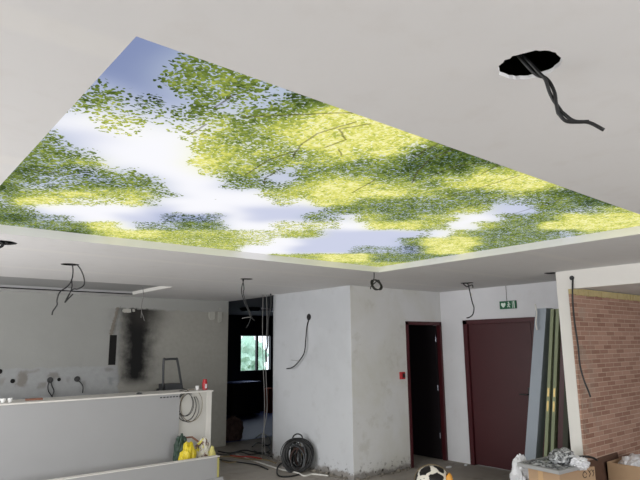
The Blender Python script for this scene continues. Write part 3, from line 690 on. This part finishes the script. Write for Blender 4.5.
obj('face_board', BX(-1.0, 3.715, 6.585, 6.61, .075, .342), 'panel_grey', lw)
obj('foam_core', BX(-1.0, 3.76, 6.61, 6.66, 0, .325), 'foam', lw)
obj('back_board', BX(-1.0, 3.70, 6.66, 6.68, 0, .345), 'white_paint', lw)
obj('plinth_board', BX(-1.0, 3.79, 6.555, 6.584, 0, .10), 'panel_grey', lw)
obj('top_edge', BX(-1.0, 3.75, 6.58, 6.662, .342, .352), 'white_paint', lw)
# sacks between partition and bar
def sack(name, label, px, py, y, r, seed, mat, amp=.3, cat='sack', z=None, group='rubble sacks behind the low partition'):
    p = W(px, py, 1, y); c = (p.x, y, p.z if z is None else z)
    o = obj(name, lump(c, r, amp, seed, 4, 2.6, flat=.0), mat, smooth=False, loc=(c[0], c[1], 0)); return tag(o, label, cat, group)
sack('yellow_sack', 'crumpled yellow plastic sack in front of the bar end', 188, 453, 6.95, (.115, .10, .27), 2, 'trash_yellow', .2, z=.22)
sack('printed_sack', 'crumpled brown and white printed sack right of the yellow sack', 203, 453, 7.0, (.115, .10, .29), 5, 'mixed_sack', .2, z=.22)
sack('dark_green_sack', 'dark green sack showing left of the yellow sack', 180.5, 447, 7.05, (.09, .07, .24), 8, 'dark_green', .2, z=.34)
sack('foam_offcut', 'pale yellow foam offcut standing right of the printed sack', 212, 455, 6.9, (.05, .05, .2), 9, 'foam', .12, 'foam offcut', z=.21, group=None)
# wood strip on the sacks
a = W(183, 438, 1, 7.08); b = W(192, 437, 1, 7.1); c_ = W(208, 449, 1, 7.0)
tag(obj('wood_offcut', TB([a, b, c_], .016, 4, 1), 'wood', loc=a), 'reddish brown wood offcut lying across the sacks', 'wood offcut')
# things on the bar
def on_bar(px, y=7.45): q = W(px, 390, 2, 1.105); d = ray(px, 390); return W(px, 389, 1, y).x
x = on_bar(203.7); rc = thing('red_spray_can', 'small red can standing on the right end of the bar', 'can', (x, 7.42, 1.105))
bm = bmesh.new(); lathe(bm, (x, 7.42, 1.105), [(.034, 0), (.036, .005), (.036, .10), (.031, .115)]); obj('can_body', bm, 'red_plastic', rc, smooth=False)
bm = bmesh.new(); lathe(bm, (x, 7.42, 1.22), [(.03, 0), (.03, .022), (.024, .03)]); obj('cap', bm, 'red_plastic', rc)
bm = BX(x-.014, x+.01, 7.380, 7.384, 1.125, 1.185); obj('label_patch', bm, 'trash_white', rc)
x = on_bar(196.3); bm = bmesh.new(); lathe(bm, (x, 7.42, 1.105), [(.022, 0), (.027, .055), (.028, .06), (.024, .06), (.019, .008)]); tag(obj('white_cup', bm, 'white_plastic', loc=(x, 7.42, 1.105)), 'small white cup beside the red can', 'cup')
for px, l, r in ((3, 'small white bowl on the bar at the left edge', .03), (10, 'small white bowl, second from the left edge of the bar', .026)):
    x = W(px, 400, 1, 7.4).x; bm = bmesh.new(); lathe(bm, (x, 7.4, 1.105), [(r*.6, 0), (r, .03), (r*1.05, .045), (r*.9, .045), (r*.5, .008)]); tag(obj('white_bowl', bm, 'white_plastic', loc=(x, 7.4, 1.105)), l, 'bowl')
x0 = W(26, 399, 1, 7.45).x; x1 = W(42.5, 398, 1, 7.45).x
tag(obj('wood_block', BX(x0, x1, 7.42, 7.49, 1.105, 1.128, bev=.003), 'wood', loc=(x0, 7.42, 1.105)), 'flat reddish wood piece on the bar below the kitchen outlets', 'wood block')
# wire loops hung over the bar end
def loopwire(cx, cz, r, y, k, seed):
    rnd = random.Random(seed); P = []
    for i in range(15*k):
        a = 2*PI*i/15+1.2; q = r*(1+.12*math.sin(i*.41+seed)); P.append((cx+q*math.cos(a)*.95+.012*math.sin(i*.2), y-.006*(i/15), cz+q*1.25*math.sin(a)))
    return P
c0 = W(186, 408, 1, 7.285)
o = cable('wire_coil', 'loose coil of grey wire hanging over the right end of the bar', [(c0.x-.05, 7.4, 1.11), (c0.x+.02, 7.33, 1.13), (c0.x+.03, 7.28, 1.10)]+loopwire(c0.x, c0.z, .155, 7.288, 1, 1), .005, 'black_cable', n=6, sub=3)
obj('strand', TB(loopwire(c0.x+.035, c0.z+.02, .15, 7.284, 1, 4), .005, 6, 3), 'grey_cable', parent=o, smooth=True)
obj('strand', TB(loopwire(c0.x-.02, c0.z+.03, .12, 7.28, 2, 8), .004, 6, 3), 'black_cable', parent=o, smooth=True)
obj('strand', TB(loopwire(c0.x+.05, c0.z+.03, .17, 7.276, 1, 9), .0035, 6, 3), 'tan_cable', parent=o, smooth=True)
# stepladder behind the bar
yl = 8.5
ld = thing('stepladder', 'dark grey stepladder hoop rising behind the bar before the scraped wall', 'stepladder', (3.96, yl, 0))
L0 = W(163, 391, 1, yl); L1 = W(164, 360, 1, yl); R0 = W(183, 391, 1, yl); R1 = W(177, 359.5, 1, yl)
obj('hoop', TB([(L0.x, yl, L0.z), (L1.x-.005, yl, L1.z-.02), (L1.x+.03, yl, L1.z+.008), (R1.x-.03, yl, R1.z+.008), (R1.x+.01, yl, R1.z-.03), (R0.x-.01, yl, R0.z)], .018, 10, 5), 'dark_steel', ld, smooth=True)
obj('platform', BX(L0.x+.02, R0.x-.02, yl-.02, yl+.22, 1.04, 1.135, bev=.006), 'dark_steel', ld)
for sx, x in ((-1, L0.x), (1, R0.x)):
    obj('leg', slab(bmesh.new(), (x-.02, yl-.0, 1.06), (x+.02, yl-.0, 1.06), (x+.02+sx*.06, yl-.35, 0.0), (x-.02+sx*.06, yl-.35, 0.0), .03), 'dark_steel', ld)
    obj('leg', slab(bmesh.new(), (x-.02, yl+.18, 1.06), (x+.02, yl+.18, 1.06), (x+.02+sx*.05, yl+.4, 0.0), (x-.02+sx*.05, yl+.4, 0.0), .02), 'dark_steel', ld)
for k in range(1, 4):
    f = k/4; y = yl-.35*f-.03; z = 1.06*(1-f); obj('step', BX(L0.x-.06*f, R0.x+.06*f, y-.04, y+.04, z-.012, z+.012), 'dark_steel', ld)
# ================================================================ DARK ROOM
cab = thing('dark_cabinet', 'low dark cabinet below the far window', 'cabinet', (7.8, 12.6, 0))
xa = 7.35; xb = 8.15
obj('cabinet_body', BX(xa, xb, 12.35, 12.98, .04, .80), 'dark_cabinet', cab); obj('cabinet_top', BX(xa-.02, xb+.02, 12.33, 12.99, .80, .825), 'cabinet_top', cab)
for i in range(2): obj('cabinet_door', BX(xa+.02+i*.4, xa+.39+i*.4, 12.33, 12.35, .08, .78), 'dark_cabinet', cab)
p = W(270, 402, 1, 12.5); tag(obj('rusty_box', BX(8.52, 8.66, 12.5, 12.7, .0, .62, bev=.01), 'rust', loc=(p.x, 12.5, 0)), 'rust orange item glimpsed beside the dark cabinet', 'box')
q = W(234, 441, 2, 0)
tag(obj('brown_sack', lump((q.x+.05, q.y+.12, .17), (.19, .17, .24), .18, 12, 4, 2.2, flat=0.), 'brown_sack', loc=(q.x+.05, q.y+.12, 0)), 'brown cloth sack slumped inside the dark doorway', 'sack')
yd = 10.2; a = W(257, 307, 1, yd); b = W(285, 308, 1, yd)
du = thing('vent_duct', 'silver round duct under the ceiling of the dark room', 'duct', (a.x, yd, a.z))
obj('duct_pipe', TB([(a.x, yd, a.z), (b.x+.3, yd, a.z)], .085, 20, 1), 'steel', du, smooth=True)
obj('duct_elbow', TB([(a.x+.02, yd, a.z+.01), (a.x-.1, yd, a.z+.02), (a.x-.16, yd+.05, a.z+.02), (a.x-.18, yd+.25, a.z+.02)], .115, 20, 4), 'black_cable', du, smooth=True)
obj('hanger', TB([(a.x+.15, yd, a.z+.08), (a.x+.15, yd, 2.51)], .006, 6, 1), 'steel', du)
# ================================================================ FLOOR CABLES AND COIL
ctr = Vector((4.965, 6.565, .222)); vd = Vector((ctr.x, ctr.y, 0)).normalized(); sd = Vector((vd.y, -vd.x, 0)); upv = (Zv+vd*.22).normalized()
def turn(r, k, seed, tw=.07, ex=1., off=(0, 0, 0)):
    rnd = random.Random(seed); P = []; n = 22
    for i in range(n*k+1):
        a = 2*PI*i/n+seed; q = r*(1+.07*math.sin(i*.31+seed*2)+.05*math.sin(i*.113+seed*5)); dz = tw*math.sin(i*.083+seed)
        P.append(ctr+Vector(off)+sd*q*math.cos(a)*ex+upv*q*math.sin(a)*.98+vd*dz)
    for p in P: p.z = max(p.z, .012)
    return P
co_ = cable('cable_coil', 'large upright coil of black cables leaning on the front pillar wall', turn(.205, 6, 1), .0085, 'black_cable', n=6, sub=2)
for r, k, sd_, m_, rad, ex in ((.2, 5, 2.3, 'black_cable', .009, .95), (.19, 5, 4.1, 'dark_plastic', .009, 1.02), (.17, 2, 5.5, 'tan_cable', .006, .35), (.19, 4, 6.7, 'black_cable', .008, .8), (.14, 3, .7, 'brown_sack', .011, .75), (.215, 2, 3.2, 'black_cable', .005, 1.0),
                           (.13, 3, 2.2, 'dark_plastic', .011, .7), (.09, 2, 1.2, 'black_cable', .009, .6), (.185, 4, 3.9, 'black_cable', .009, .85)):
    obj('cable_turn', TB(turn(r, k, sd_, ex=ex, off=(0, 0, 0 if r > .15 else -.05)), rad, 6, 2), m_, parent=co_, smooth=True)
rc_ = random.Random(11)
for k_ in range(13):
    obj('cable_turn', TB(turn(rc_.uniform(.12, .2), 1, rc_.uniform(0, 6), tw=.06, ex=rc_.uniform(.25, .95), off=sd*rc_.uniform(-.06, .06)+upv*rc_.uniform(-.05, .01)), rc_.uniform(.006, .011), 6, 2), rc_.choice(['black_cable', 'black_cable', 'dark_plastic', 'brown_sack', 'dark_steel']), parent=co_, smooth=True)
tp = ctr+upv*.195
obj('carry_loop', TB([tp+sd*-.07+upv*-.04, tp+sd*-.06+upv*.04, tp+upv*.075, tp+sd*.06+upv*.045, tp+sd*.075+upv*-.04], .01, 8, 5), 'black_cable', parent=co_, smooth=True)
def fl(seq, z=.012): return [Vector((*W(px, py, 2, 0)[:2], z+.004*math.sin(px))) for px, py in seq]
cable('floor_cable', 'white cable running across the floor in front of the cable coil', fl([(236, 455), (250, 460), (264, 465), (280, 470), (297, 474), (304, 477), (312, 475), (320, 475.5), (328, 477)]), .011, 'white_cable')
cable('floor_cable', 'red cable on the floor at the doorway edge', fl([(230, 457), (242, 458), (252, 458.5), (262, 460)], .02), .012, 'red_cable')
cable('floor_cable', 'black cable looping on the floor left of the coil', fl([(288, 462), (280, 465), (277, 471), (279, 477), (290, 477.5), (300, 475)]), .011, 'black_cable')
rnd = random.Random(4)
for i, (seq, m_, lab) in enumerate((([(212, 458), (222, 461), (232, 462), (246, 464), (258, 466), (268, 470)], 'dark_plastic', 'dark cable stretched along the floor behind the white cable'),
        ([(218, 452), (230, 454), (244, 451), (256, 453), (270, 454)], 'black_cable', 'black cable in the tangle just inside the doorway'),
        ([(222, 463), (230, 464), (236, 463)], 'tan_cable', 'short tan cable end on the floor by the low partition'),
        ([(216, 456), (228, 457), (240, 454), (250, 456), (262, 455), (272, 459)], 'dark_plastic', 'dark cable tangled around the red cable'),
        ([(252, 449), (258, 445), (266, 447), (270, 452), (262, 456), (254, 453)], 'black_cable', 'black cable loop at the foot of the dropping wires'),
        ([(214, 460), (226, 459), (236, 460), (250, 462), (266, 463), (276, 466)], 'tan_cable', 'tan cable crossing the floor toward the pillar wall'),
        ([(256, 440), (262, 436), (269, 440), (270, 447), (262, 449)], 'black_cable', 'small black cable loop beside the pillar wall foot'))):
    cable('floor_cable', lab, fl(seq, .01+.006*i), .010, m_)
# rubble along the pillar walls
k = 0
for i in range(34):
    if i < 16: px = rnd.uniform(318, 352); q = W(px, 477, 2, 0); x, y = 5.186-rnd.uniform(.02, .1), None; t_ = rnd.uniform(5.75, 6.6); x, y = 5.186-rnd.uniform(.02, .09), t_
    else: x, y = rnd.uniform(5.2, 6.2), 5.659-rnd.uniform(.02, .09)
    s = rnd.uniform(.012, .03)
    tag(obj('rubble_piece', lump((x, y, s*.5), (s*1.2, s, s*.7), .4, i, 1, 2, flat=0), 'rubble', loc=(x, y, 0)), 'small crumb of plaster rubble at the foot of the pillar walls', 'rubble', 'plaster crumbs at the foot of the pillar walls')
for i, (px, py, s) in enumerate(((449, 468, .05), (460, 461, .06), (466, 466, .03))):
    q = W(px, py, 2, 0); tag(obj('paper_scrap', lump((q.x, q.y, .012), (s, s*.6, .014), .3, 40+i, 2, 2, flat=0), 'trash_white', loc=(q.x, q.y, 0)),
                             ['white paper scrap on the floor in front of the narrow door', 'white paper scrap against the wall between both doors', 'tiny white scrap at the foot of the closed door'][i], 'paper scrap')
# ================================================================ SPOTTED BAG
bc = Vector((5.42, 4.56, 0))
sb = thing('spotted_bag', 'black and white spotted round bag with orange rim on the floor', 'bag', tuple(bc))
bm = bmesh.new(); bmesh.ops.create_uvsphere(bm, u_segments=36, v_segments=24, radius=1)
for v in bm.verts:
    v.co = Vector((v.co.x*.2, v.co.y*.2, max(v.co.z, -.8)*.17+.14))+bc+Vector((0, 0, .012*noise.noise(v.co*2)))
obj('bag_body', bm, 'spotted', sb, smooth=True)
bvd = Vector((bc.x, bc.y, 0)).normalized(); bsd = Vector((bvd.y, -bvd.x, 0))
arc = [bc+Vector((0, 0, .14))+bsd*(.205*math.cos(a))+Vector((0, 0, .176))*math.sin(a)+bvd*.02 for a in [PI*k/18 for k in range(-3, 22)]]
obj('rim_piping', TB(arc, .005, 8, 2), 'tan_cable', sb, smooth=True)
q = bc+bsd*.19-bvd*.09; obj('side_flap', lump((q.x, q.y, .13), (.045, .05, .12), .12, 3, 3, 2, flat=0), 'orange', sb, smooth=True)
# ================================================================ BOARDS LEANING BEHIND THE WHITE POST
def leaner(name, label, cat, tx, bx_, w_px, x, mat, zt, zb_=0., tw=None, parts=None, depth=.8, group=None):
    T = W(tx, 306, 0, x); z1 = zt; a = W(bx_, 455, 0, x)
    # slope measured between the two heights, carried down to the floor
    dydz = (T.y-a.y)/(T.z-a.z); y1 = a.y+dydz*(z1-a.z); y0 = a.y+dydz*(0-a.z)
    th = tw
    p8 = [(x, y0-th, 0), (x+depth, y0-th, 0), (x+depth, y0, 0), (x, y0, 0), (x, y1-th, z1), (x+depth, y1-th, z1), (x+depth, y1, z1), (x, y1, z1)]
    o = obj(name, hexa(bmesh.new(), p8), mat, loc=(x, y0, 0)); tag(o, label, cat, group)
    return o, y0, y1, z1
xg = 6.50
specs = [('leaning_board', 'wide blue-grey board leaning against the closed door, leftmost of the stack', 'board', 533.5, 523.5, 'sheet_grey', 2.10, .145, 6.55, .16),
         ('stored_door', 'sage green door slab stored upright, left of the two green ones', 'door slab', 548.6, 542.6, 'green_door', 2.08, .040, 6.50, .42),
         ('stored_door', 'sage green door slab stored upright, right one nearer the white post', 'door slab', 554.0, 549.0, 'green_door', 2.08, .040, 6.50, .42),
         ('leaning_board', 'dark olive board standing between the two green door slabs', 'board', 551.6, 546.2, 'olive_dark', 2.06, .030, 6.53, .40),
         ('leaning_board', 'dark red board standing between green door slabs and white post', 'board', 559.5, 556.0, 'red_wood', 2.02, .060, 6.53, .40),
         ('leaning_board', 'dark board hidden in shade right beside the white post', 'board', 564.0, 561.0, 'olive_dark', 1.98, .060, 6.53, .40)]
for nm, lab, cat, tx, bx_, mt, zt, th, x, dp in specs:
    tx += 2.2; bx_ += .8; zt += .03; bx_ += .5
    o, y0, y1, z1 = leaner(nm, lab, cat, tx, bx_, 0, x, mt, zt, tw=th, depth=dp)
    if nm == 'stored_door':
        for zc_, hh in ((1.13, .05), (.97, .06)):
            f0 = (zc_-hh)/z1; f1 = (zc_+hh)/z1; ya_, yb2 = y0+(y1-y0)*f0, y0+(y1-y0)*f1
            hexa_ = hexa(bmesh.new(), [(x-.003, ya_-th*.78, zc_-hh), (x+.002, ya_-th*.78, zc_-hh), (x+.002, ya_-th*.22, zc_-hh), (x-.003, ya_-th*.22, zc_-hh),
                                       (x-.003, yb2-th*.78, zc_+hh), (x+.002, yb2-th*.78, zc_+hh), (x+.002, yb2-th*.22, zc_+hh), (x-.003, yb2-th*.22, zc_+hh)])
            pl = obj('lock_plate', hexa_, 'brass', parent=o)
            m_ = (ya_+yb2)/2; obj('latch_hole', BX(x-.0045, x-.002, m_-th*.62, m_-th*.38, zc_-.02, zc_+.02), 'void', parent=pl)
# pale strap tied at the top of the blue-grey board
P = [W(*q, 0, 6.5) for q in ((535, 304), (536.5, 312), (536, 322), (537, 330))]
tag(obj('tie_strap', TB(P, .010, 6, 4), 'white_cable', smooth=True, loc=P[0]), 'pale strap hanging at the top edge of the blue-grey board', 'strap')
# ================================================================ CARDBOARD BOXES
def rot_box(a, b, d, z0, z1):                # plan corners a, b and the depth vector d
    a, b, d = Vector(a), Vector(b), Vector(d); q = [a, b, b+d, a+d]
    return [(p.x, p.y, z0) for p in q]+[(p.x, p.y, z1) for p in q]
near = Vector((5.586, 3.076)); lft = Vector((5.53, 3.38)); rgt = Vector((6.07, 2.95)); bk = lft+rgt-near
bx1 = thing('cardboard_box', 'closed brown cardboard box at the foot of the white post', 'cardboard box', (near.x, near.y, 0))
def hx(q, z0, z1): return hexa(bmesh.new(), [(p.x, p.y, z0) for p in q]+[(p.x, p.y, z1) for p in q])
q4 = [near, rgt, bk, lft]
obj('carton', hx(q4, 0, .45), 'card', bx1)
m0 = near+(lft-near)*.52; m1 = near+(lft-near)*.68; out = Vector((-1, -.02))*.002
u = (lft-near).normalized(); v_ = (rgt-near).normalized()
tpb = hexa(bmesh.new(), [(*(m0+out), .0), (*m0, .0), (*m1, .0), (*(m1+out), .0), (*(m0+out), .452), (*m0, .452), (*m1, .452), (*(m1+out), .452)])
obj('packing_tape', tpb, 'tape', bx1)
mk = bmesh.new(); nf = Vector((v_.y, -v_.x))
def onf(s, z, off=.0015): p = near+v_*s+nf*off; return Vector((p.x, p.y, z))
L_ = (rgt-near).length; s0 = L_*.70
tube(mk, [onf(s0+.028*math.cos(a), .385+.028*math.sin(a)) for a in [2*PI*k/16 for k in range(15)]], .0035, 5, 1)
tube(mk, [onf(s0-.01, .42), onf(s0+.015, .41)], .003, 5, 1)
for k in range(2):
    s = s0+.07+k*.05
    tube(mk, [onf(s-.02, .425), onf(s+.012, .39), onf(s-.012, .36)], .0035, 5, 1); tube(mk, [onf(s+.012, .42), onf(s-.004, .40)], .003, 5, 1)
obj('printed_mark', mk, 'ink', bx1)
# film-wrapped tray on the box
tz = .45
tray = thing('wrapped_tray', 'grey tray wrapped in clear film lying on the closed cardboard box', 'tray', (5.75, 3.2, tz))
a = W(517, 462, 2, .49); b = W(559, 470.5, 2, .49); c_ = W(588, 463.5, 2, .49); d_ = W(548, 455.5, 2, .49)
def mesh4(bm, q, z0, z1): return hexa(bm, [(p.x, p.y, z0) for p in q]+[(p.x, p.y, z1) for p in q])
q = [a, b, c_, d_]
obj('tray_body', mesh4(bmesh.new(), q, tz, tz+.035), 'panel_grey', tray)
cen = (a+b+c_+d_)/4; qi = [cen+(p-cen)*.86 for p in q]
g = bmesh.new(); n = 14; grid = []
for j in range(n+1):
    row = []
    for i in range(n+1):
        p = (qi[0]*(1-i/n)+qi[1]*(i/n))*(1-j/n)+(qi[3]*(1-i/n)+qi[2]*(i/n))*(j/n)
        row.append(g.verts.new((p.x, p.y, tz+.036+(.0 if i in (0, n) or j in (0, n) else .004+.018*abs(noise.noise(p*14))))))
    grid.append(row)
for j in range(n):
    for i in range(n): g.faces.new((grid[j][i], grid[j][i+1], grid[j+1][i+1], grid[j+1][i]))
obj('film_sheet', g, 'film', tray)
p = W(562, 457, 2, .55)
tag(obj('film_bundle', lump((p.x, p.y, .555), (.15, .11, .08), .2, 21, 4, 1.7), 'film', loc=(p.x, p.y, .49)), 'crumpled bundle of clear plastic film on the wrapped tray', 'plastic bundle')
p = W(580, 464, 2, .49)
tag(obj('white_plastic_bag', lump((p.x-.02, p.y, .50), (.10, .09, .06), .35, 27, 4, 2.6), 'trash_white', loc=(p.x, p.y, .45)), 'white plastic bag on the right corner of the closed box', 'plastic bag')
p = W(586, 458.5, 2, .56)
tag(obj('black_strap', TB([W(574, 457.5, 1, 3.05), W(584, 456.5, 1, 3.03), W(592, 457.5, 1, 3.0), W(597, 460, 1, 2.98)], .012, 8, 4), 'dark_plastic', smooth=True, loc=p), 'short black handle sticking out beside the white plastic bag', 'strap')
p = W(523, 472, 2, .36)
tag(obj('white_sheet_bag', lump((p.x+.02, p.y+.03, .24), (.10, .11, .255), .3, 33, 4, 2.4, flat=0), 'trash_white', loc=(p.x, p.y, 0)), 'crumpled white plastic bag left of the closed cardboard box', 'plastic bag')
# dark cardboard leaning on the brick and the open box
dk = tag(obj('cardboard_sheet', slab(bmesh.new(), (6.30, 3.04, 0), (7.0, 3.04, 0), (6.92, 3.085, .47), (6.24, 3.085, .46), -.012), 'card_dark', loc=(6.3, 3.04, 0)), 'dark flattened cardboard leaning on the brick wall between both boxes', 'cardboard sheet')
ob = thing('cardboard_box', 'open cardboard box filled with white bags at the right edge', 'cardboard box', (6.2, 2.6, 0))
A2 = W(607.5, 463, 2, .5); B2 = W(633, 455.5, 2, .5)
z2 = .42; nr = Vector((6.03, 2.30)); lf2 = Vector((A2.x, A2.y)); 
P_ = W(606.5, 462, 2, .42); lf2 = Vector((P_.x, P_.y)); e1 = Vector((.70, 0)); nr = lf2+Vector((0, -.62))
q = [nr, nr+e1, lf2+e1, lf2]
bm = bmesh.new()
def wallp(a, b, h0, h1, out=Vector((0, 0)), t=.006):
    n_ = Vector((b-a)); n_ = Vector((n_.y, -n_.x)).normalized()*t
    hexa(bm, [(a.x, a.y, h0), (b.x, b.y, h0), (b.x-n_.x, b.y-n_.y, h0), (a.x-n_.x, a.y-n_.y, h0), (a.x+out.x, a.y+out.y, h1), (b.x+out.x, b.y+out.y, h1), (b.x-n_.x+out.x, b.y-n_.y+out.y, h1), (a.x-n_.x+out.x, a.y-n_.y+out.y, h1)])
for i in range(4): wallp(q[i], q[(i+1) % 4], 0, z2)
hexa(bm, [(p.x, p.y, 0) for p in q]+[(p.x, p.y, .01) for p in q])
obj('carton', bm, 'card', ob)
for i in ():
    bm = bmesh.new(); d = (q[(i+1) % 4]-q[i]); n_ = Vector((d.y, -d.x)).normalized()*(.06 if i != 3 else .05); wallp(q[i], q[(i+1) % 4], z2, z2+(.1 if i != 3 else .03), n_); obj('flap', bm, 'card', ob)
cx = sum((p for p in q), Vector((0, 0)))/4
tag(obj('white_bag', lump((cx.x-.05, cx.y+.15, .37), (.22, .125, .10), .25, 51, 4, 2.2), 'trash_white', loc=(cx.x, cx.y, .3)), 'white plastic bag in the open box, at its far side by the brick wall', 'plastic bag')
tag(obj('white_bag', lump((cx.x-.03, cx.y-.13, .37), (.22, .12, .10), .25, 58, 4, 2.2), 'trash_white', loc=(cx.x+.2, cx.y, .3)), 'white plastic bag in the open box, at the picture edge', 'plastic bag')
# ================================================================ LIGHT
def area(name, loc, rot, sx, sy, power, col):
    d = bpy.data.lights.new(name, 'AREA'); d.shape = 'RECTANGLE'; d.size = sx; d.size_y = sy; d.energy = power; d.color = col
    o = bpy.data.objects.new(name, d); C.objects.link(o); o.location = loc; o.rotation_euler = rot; return o
area('unseen_daylight_left', (-2.25, 4.9, 1.2), (0, -PI/2+.07, 0), 2.0, 5.6, 290, (.975, .985, 1))  # unseen daylight, extended and shifted to brighten the kitchen end
area('window_daylight_back', (2.2, -3.05, 1.25), (PI/2-.1, 0, 0), 6.0, 2.1, 295, (.975, .985, 1))
area('added_light_side_room', (10.45, .5, 1.4), (0, PI/2, 0), 1.6, 3.0, 12, (1, .98, .95))  # unseen light added to brighten the brick room
area('window_daylight_far', (8.45, 12.96, 1.5), (-PI/2, 0, 0), .94, .9, 6, (.72, .84, 1))
w = bpy.data.worlds.new('daylight'); bpy.context.scene.world = w; w.use_nodes = True
w.node_tree.nodes['Background'].inputs[0].default_value = (.85, .93, 1, 1); w.node_tree.nodes['Background'].inputs[1].default_value = 2.2
s = bpy.context.scene
s.view_settings.view_transform = 'Standard'; s.view_settings.look = 'None'; s.view_settings.gamma = 1; s.view_settings.exposure = 0; s.view_settings.use_curve_mapping = False
s.cycles.use_denoising = True; s.cycles.max_bounces = 8; s.cycles.diffuse_bounces = 5
